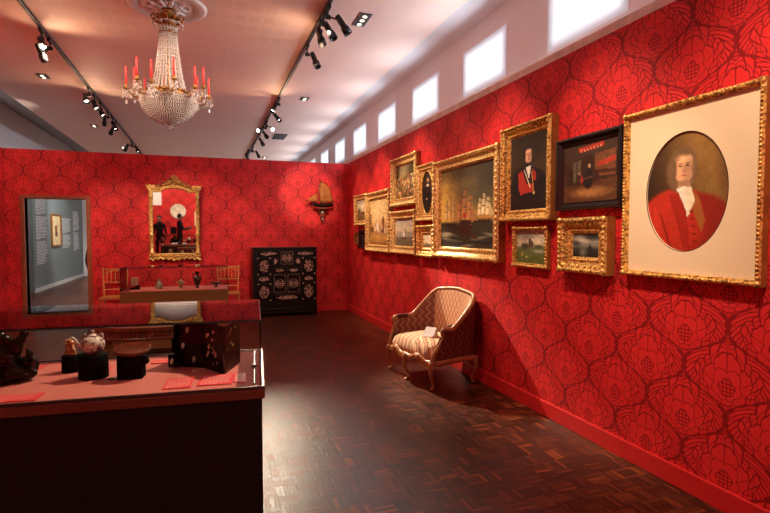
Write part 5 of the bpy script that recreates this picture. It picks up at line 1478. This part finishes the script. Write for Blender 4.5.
def downlight(x, y, label, n=3):
    t = thing('recessed_downlight', label, 'downlight', (x, y, 3.999), 0, 'recessed ceiling downlights')
    mb = MB(); w_ = .055 * n
    mb.b2(-.075, .075, -w_ - .015, w_ + .015, -.006, 0, bev=.002); mb.build('frame', M['chrome'], t)
    mb = MB(); mb.b2(-.06, .06, -w_, w_, -.009, -.006); mb.build('black_box', M['iron'], t)
    for k in range(n):
        yy = -w_ + w_ * 2 * (k + .5) / n
        mb = MB(); mb.sph((0, yy, -.014), .026, (1, 1, .35), 16); mb.build('lamp', M['lamp_dim'], t)
downlight(1.72, 5.72, 'recessed three-lamp downlight nearest the windows at the top of the view')
downlight(1.72, 9.35, 'recessed downlight midway along the right side of the ceiling', 2)
downlight(1.80, 16.8, 'furthest recessed downlight on the right, just above the partition', 2)
downlight(-2.35, 9.35, 'recessed downlight nearest the camera on the left side of the ceiling', 2)
downlight(-2.35, 13.2, 'second recessed downlight on the left side of the ceiling', 2)
downlight(-2.18, 16.2, 'furthest recessed downlight on the left, just above the partition', 2)
mb = MB(); mb.b2(1.63, 1.93, 12.8, 13.5, 3.985, 3.999); mb.build('ceiling_vent', M['iron'], label='square black ceiling vent beyond the right-hand downlights', cat='vent')
mb = MB(); mb.lathe([(.022, 0), (.020, -.01), (.008, -.02), (.001, -.025)], (1.56, 7.55, 3.999), 14); mb.build('sprinkler_head', M['iron'], label='tiny dark sprinkler head in the ceiling between track and windows', cat='sprinkler')

# ------------------------------------------------------------ people
def person(loc, rz, height, pose, label, coat='clothes', trousers='clothes', hair_c='hair'):
    """one skinned body; local -y is forwards"""
    t = thing('person', label, 'person', loc, rz)
    me = bpy.data.meshes.new('body'); k = height / 1.75
    lean = pose.get('lean', 0.0); V = {}; E = []
    def add(n, p, r, par=None): V[n] = (Vector(p), r, len(V)); E.append((par, n)) if par else None
    add('pelvis', (0, 0, .95), (.135, .11)); add('waist', (0, -.005, 1.08), (.125, .10), 'pelvis'); add('chest', (0, -.01 - lean * .3, 1.28), (.15, .115), 'waist'); add('shoulder_mid', (0, 0 - lean * .5, 1.42), (.11, .085), 'chest')
    add('neck', (0, -.01 - lean * .6, 1.50), (.055, .055), 'shoulder_mid'); add('jaw', (0, -.035 - lean * .8, 1.575), (.062, .072), 'neck'); add('skull', (0, -.02 - lean * .85, 1.655), (.078, .092), 'jaw'); add('crown', (0, -.012 - lean * .85, 1.70), (.06, .072), 'skull')
    for s, sd in ((-1, 'l'), (1, 'r')):
        add('sh' + sd, (s * .175, 0 - lean * .5, 1.40), (.065, .065), 'shoulder_mid')
        el, wr = pose.get('elbow' + sd, (s * .235, .02, 1.12)), pose.get('wrist' + sd, (s * .245, -.05, .88))
        add('el' + sd, el, (.047, .047), 'sh' + sd); add('wr' + sd, wr, (.030, .030), 'el' + sd)
        d_ = (Vector(wr) - Vector(el)).normalized()
        add('pm' + sd, Vector(wr) + d_ * .06, (.036, .020), 'wr' + sd)
        side = Vector((0, -1, 0)) if abs(d_.y) < .7 else Vector((0, 0, 1))
        for f in range(4):
            b_ = Vector(wr) + d_ * .09 + side * (.030 - .020 * f); L = (.075, .085, .078, .06)[f]
            add('f%d%s' % (f, sd), b_, (.0105, .0105), 'pm' + sd); add('g%d%s' % (f, sd), b_ + d_ * L * .55 + side.cross(d_) * s * .008, (.009, .009), 'f%d%s' % (f, sd)); add('h%d%s' % (f, sd), b_ + d_ * L * .9 + side.cross(d_) * s * .026, (.007, .007), 'g%d%s' % (f, sd))
        add('t0' + sd, Vector(wr) + d_ * .045 + side * .040, (.012, .012), 'pm' + sd); add('t1' + sd, Vector(wr) + d_ * .085 + side * .060, (.009, .009), 't0' + sd)
        add('hip' + sd, (s * .095, 0, .90), (.10, .10), 'pelvis'); add('kn' + sd, (s * .105, -.015, .50), (.060, .062), 'hip' + sd); add('an' + sd, (s * .11, .02, .09), (.040, .045), 'kn' + sd)
        add('heel' + sd, (s * .11, .03, .045), (.038, .040), 'an' + sd); add('toe' + sd, (s * .125, -.16, .035), (.040, .030), 'heel' + sd)
    names = list(V)
    me.from_pydata([tuple(V[n][0] * k) for n in names], [(V[a][2], V[b][2]) for a, b in E], [])
    o = bpy.data.objects.new('body', me); COL.objects.link(o); o.parent = t
    o.modifiers.new('skin', 'SKIN'); sv = me.skin_vertices
    if not sv:
        bm = bmesh.new(); bm.from_mesh(me); bm.verts.layers.skin.verify(); bm.to_mesh(me); bm.free(); sv = me.skin_vertices
    for i, n in enumerate(names): sv[0].data[i].radius = (V[n][1][0] * k, V[n][1][1] * k); sv[0].data[i].use_root = (n == 'pelvis')
    ss = o.modifiers.new('smooth', 'SUBSURF'); ss.levels = 2; ss.render_levels = 2
    dg = bpy.context.evaluated_depsgraph_get(); me2 = bpy.data.meshes.new_from_object(o.evaluated_get(dg)); o.modifiers.clear(); o.data = me2
    # face: nose and ears pushed out of the same surface
    hd = (V['skull'][0]) * k
    me2.materials.clear()
    for m_ in (M[coat], M['skin'], M[trousers]): me2.materials.append(m_)
    for p in me2.polygons:
        c_ = p.center / k; p.use_smooth = True
        hand = any((c_ - V['wr' + s_][0]).length < .16 and (c_ - V['el' + s_][0]).length > (V['wr' + s_][0] - V['el' + s_][0]).length * .98 for s_ in 'lr')
        p.material_index = 1 if (c_.z > 1.52 or hand) else (2 if c_.z < .93 else 0)
    for v in me2.vertices:
        c_ = v.co / k - V['skull'][0]
        if c_.y < -.05 and abs(c_.x) < .022 and -.06 < c_.z < .01: v.co.y -= .018 * k
    mb = MB()
    h = V['skull'][0] * k
    mb.sph((h.x, h.y + .018 * k, h.z + .020 * k), .092 * k, (.88, .98, 1.0), 20)
    bmesh.ops.delete(mb.bm, geom=[v for v in mb.bm.verts if v.co.y < h.y - .045 * k and v.co.z < h.z + .05 * k or v.co.z < h.z - .07 * k], context='VERTS')
    mb.build('hair', M[hair_c], t)
    mb = MB()
    for s in (-1, 1):
        mb.sph((h.x + s * .030 * k, h.y - .083 * k, h.z - .005 * k), .011 * k, (1, .5, .6), 10)
    mb.build('eyes', M['card_white'], t)
    mb = MB(); mb.sph((h.x, h.y - .085 * k, h.z - .075 * k), .02 * k, (1.2, .35, .3), 10); mb.build('mouth', plain('lips', (150, 70, 64), .6), t)
    mb = MB()
    for s in (-1, 1): mb.sph((h.x + s * .082 * k, h.y + .004 * k, h.z - .012 * k), .024 * k, (.35, .7, 1.2), 10)
    mb.build('ears', M['skin'], t)
    return t
person((-.95, -1.05, 0), math.radians(80), 1.78, {'elbowr': (.22, -.12, 1.16), 'wristr': (.06, -.30, 1.22), 'elbowl': (-.22, -.10, 1.16), 'wristl': (-.08, -.30, 1.18)},
       'person in charcoal clothes seen in the mirror, hands raised in front of the chest', 'clothes_grey')
person((-1.68, -1.35, 0), math.radians(200), 1.70, {}, 'person in black with a shoulder bag, at the left in the mirror')
t = thing('shoulder_bag', 'black shoulder bag carried by the person at the left in the mirror', 'bag', (-1.19, -1.38, 0), math.radians(10))
mb = MB(); mb.box((0, 0, 1.12), (.22, .14, .30), bev=.04); mb.build('bag_body', M['clothes'], t)
mb = MB(); mb.tube([(-.06, 0, 1.26), (-.14, .02, 1.38), (-.2, .04, 1.50), (-.20, .1, 1.38), (-.10, .07, 1.25)], .012, 8); mb.build('strap', M['clothes'], t)
person((-2.04, 11.35, 0), math.radians(60), 1.60, {}, 'person in black half hidden by the right jamb of the doorway')

# wall things that the mirror shows, on the wall behind the camera
t = thing('marble_roundel', 'white round marble relief of a head in profile, reflected in the mirror', 'relief', (-1.08, -2.898, 1.86))
mb = MB(); mb.lathe([(.30, 0), (.30, .03), (.275, .045), (.26, .03), (0, .028)], seg=56, rot=RX(-PI / 2)); mb.build('disc', M['plaque'], t)
fused('profile_head', [(0, .035, .03, .11, (.8, .25, 1.05)), (.08, .035, .0, .03, (1.2, .5, .8)), (-.02, .035, -.13, .07, (.8, .3, 1.2)), (-.05, .035, .09, .09, (1, .3, .8)), (.0, .035, -.20, .10, (1.3, .25, .5))], M['plaque'], t, .012)
def flat_panel(name, label, x, z, w_, h_, mat, cat='panel'):
    mb = MB(); mb.b2(-w_ / 2, w_ / 2, 0, .03, -h_ / 2, h_ / 2, bev=.004)
    return mb.build(name, mat, loc=(x, -2.898, z), label=label, cat=cat)
flat_panel('white_panel', 'large pale panel high on the left in the mirror', -2.02, 2.50, .62, .80, M['white'])
flat_panel('green_panel', 'green panel below the pale one at the left in the mirror', -2.22, 1.70, .34, .62, M['green_panel'])
flat_panel('narrow_panel', 'narrow cream panel at the right in the mirror', -.36, 1.55, .16, .62, M['mat_board'])
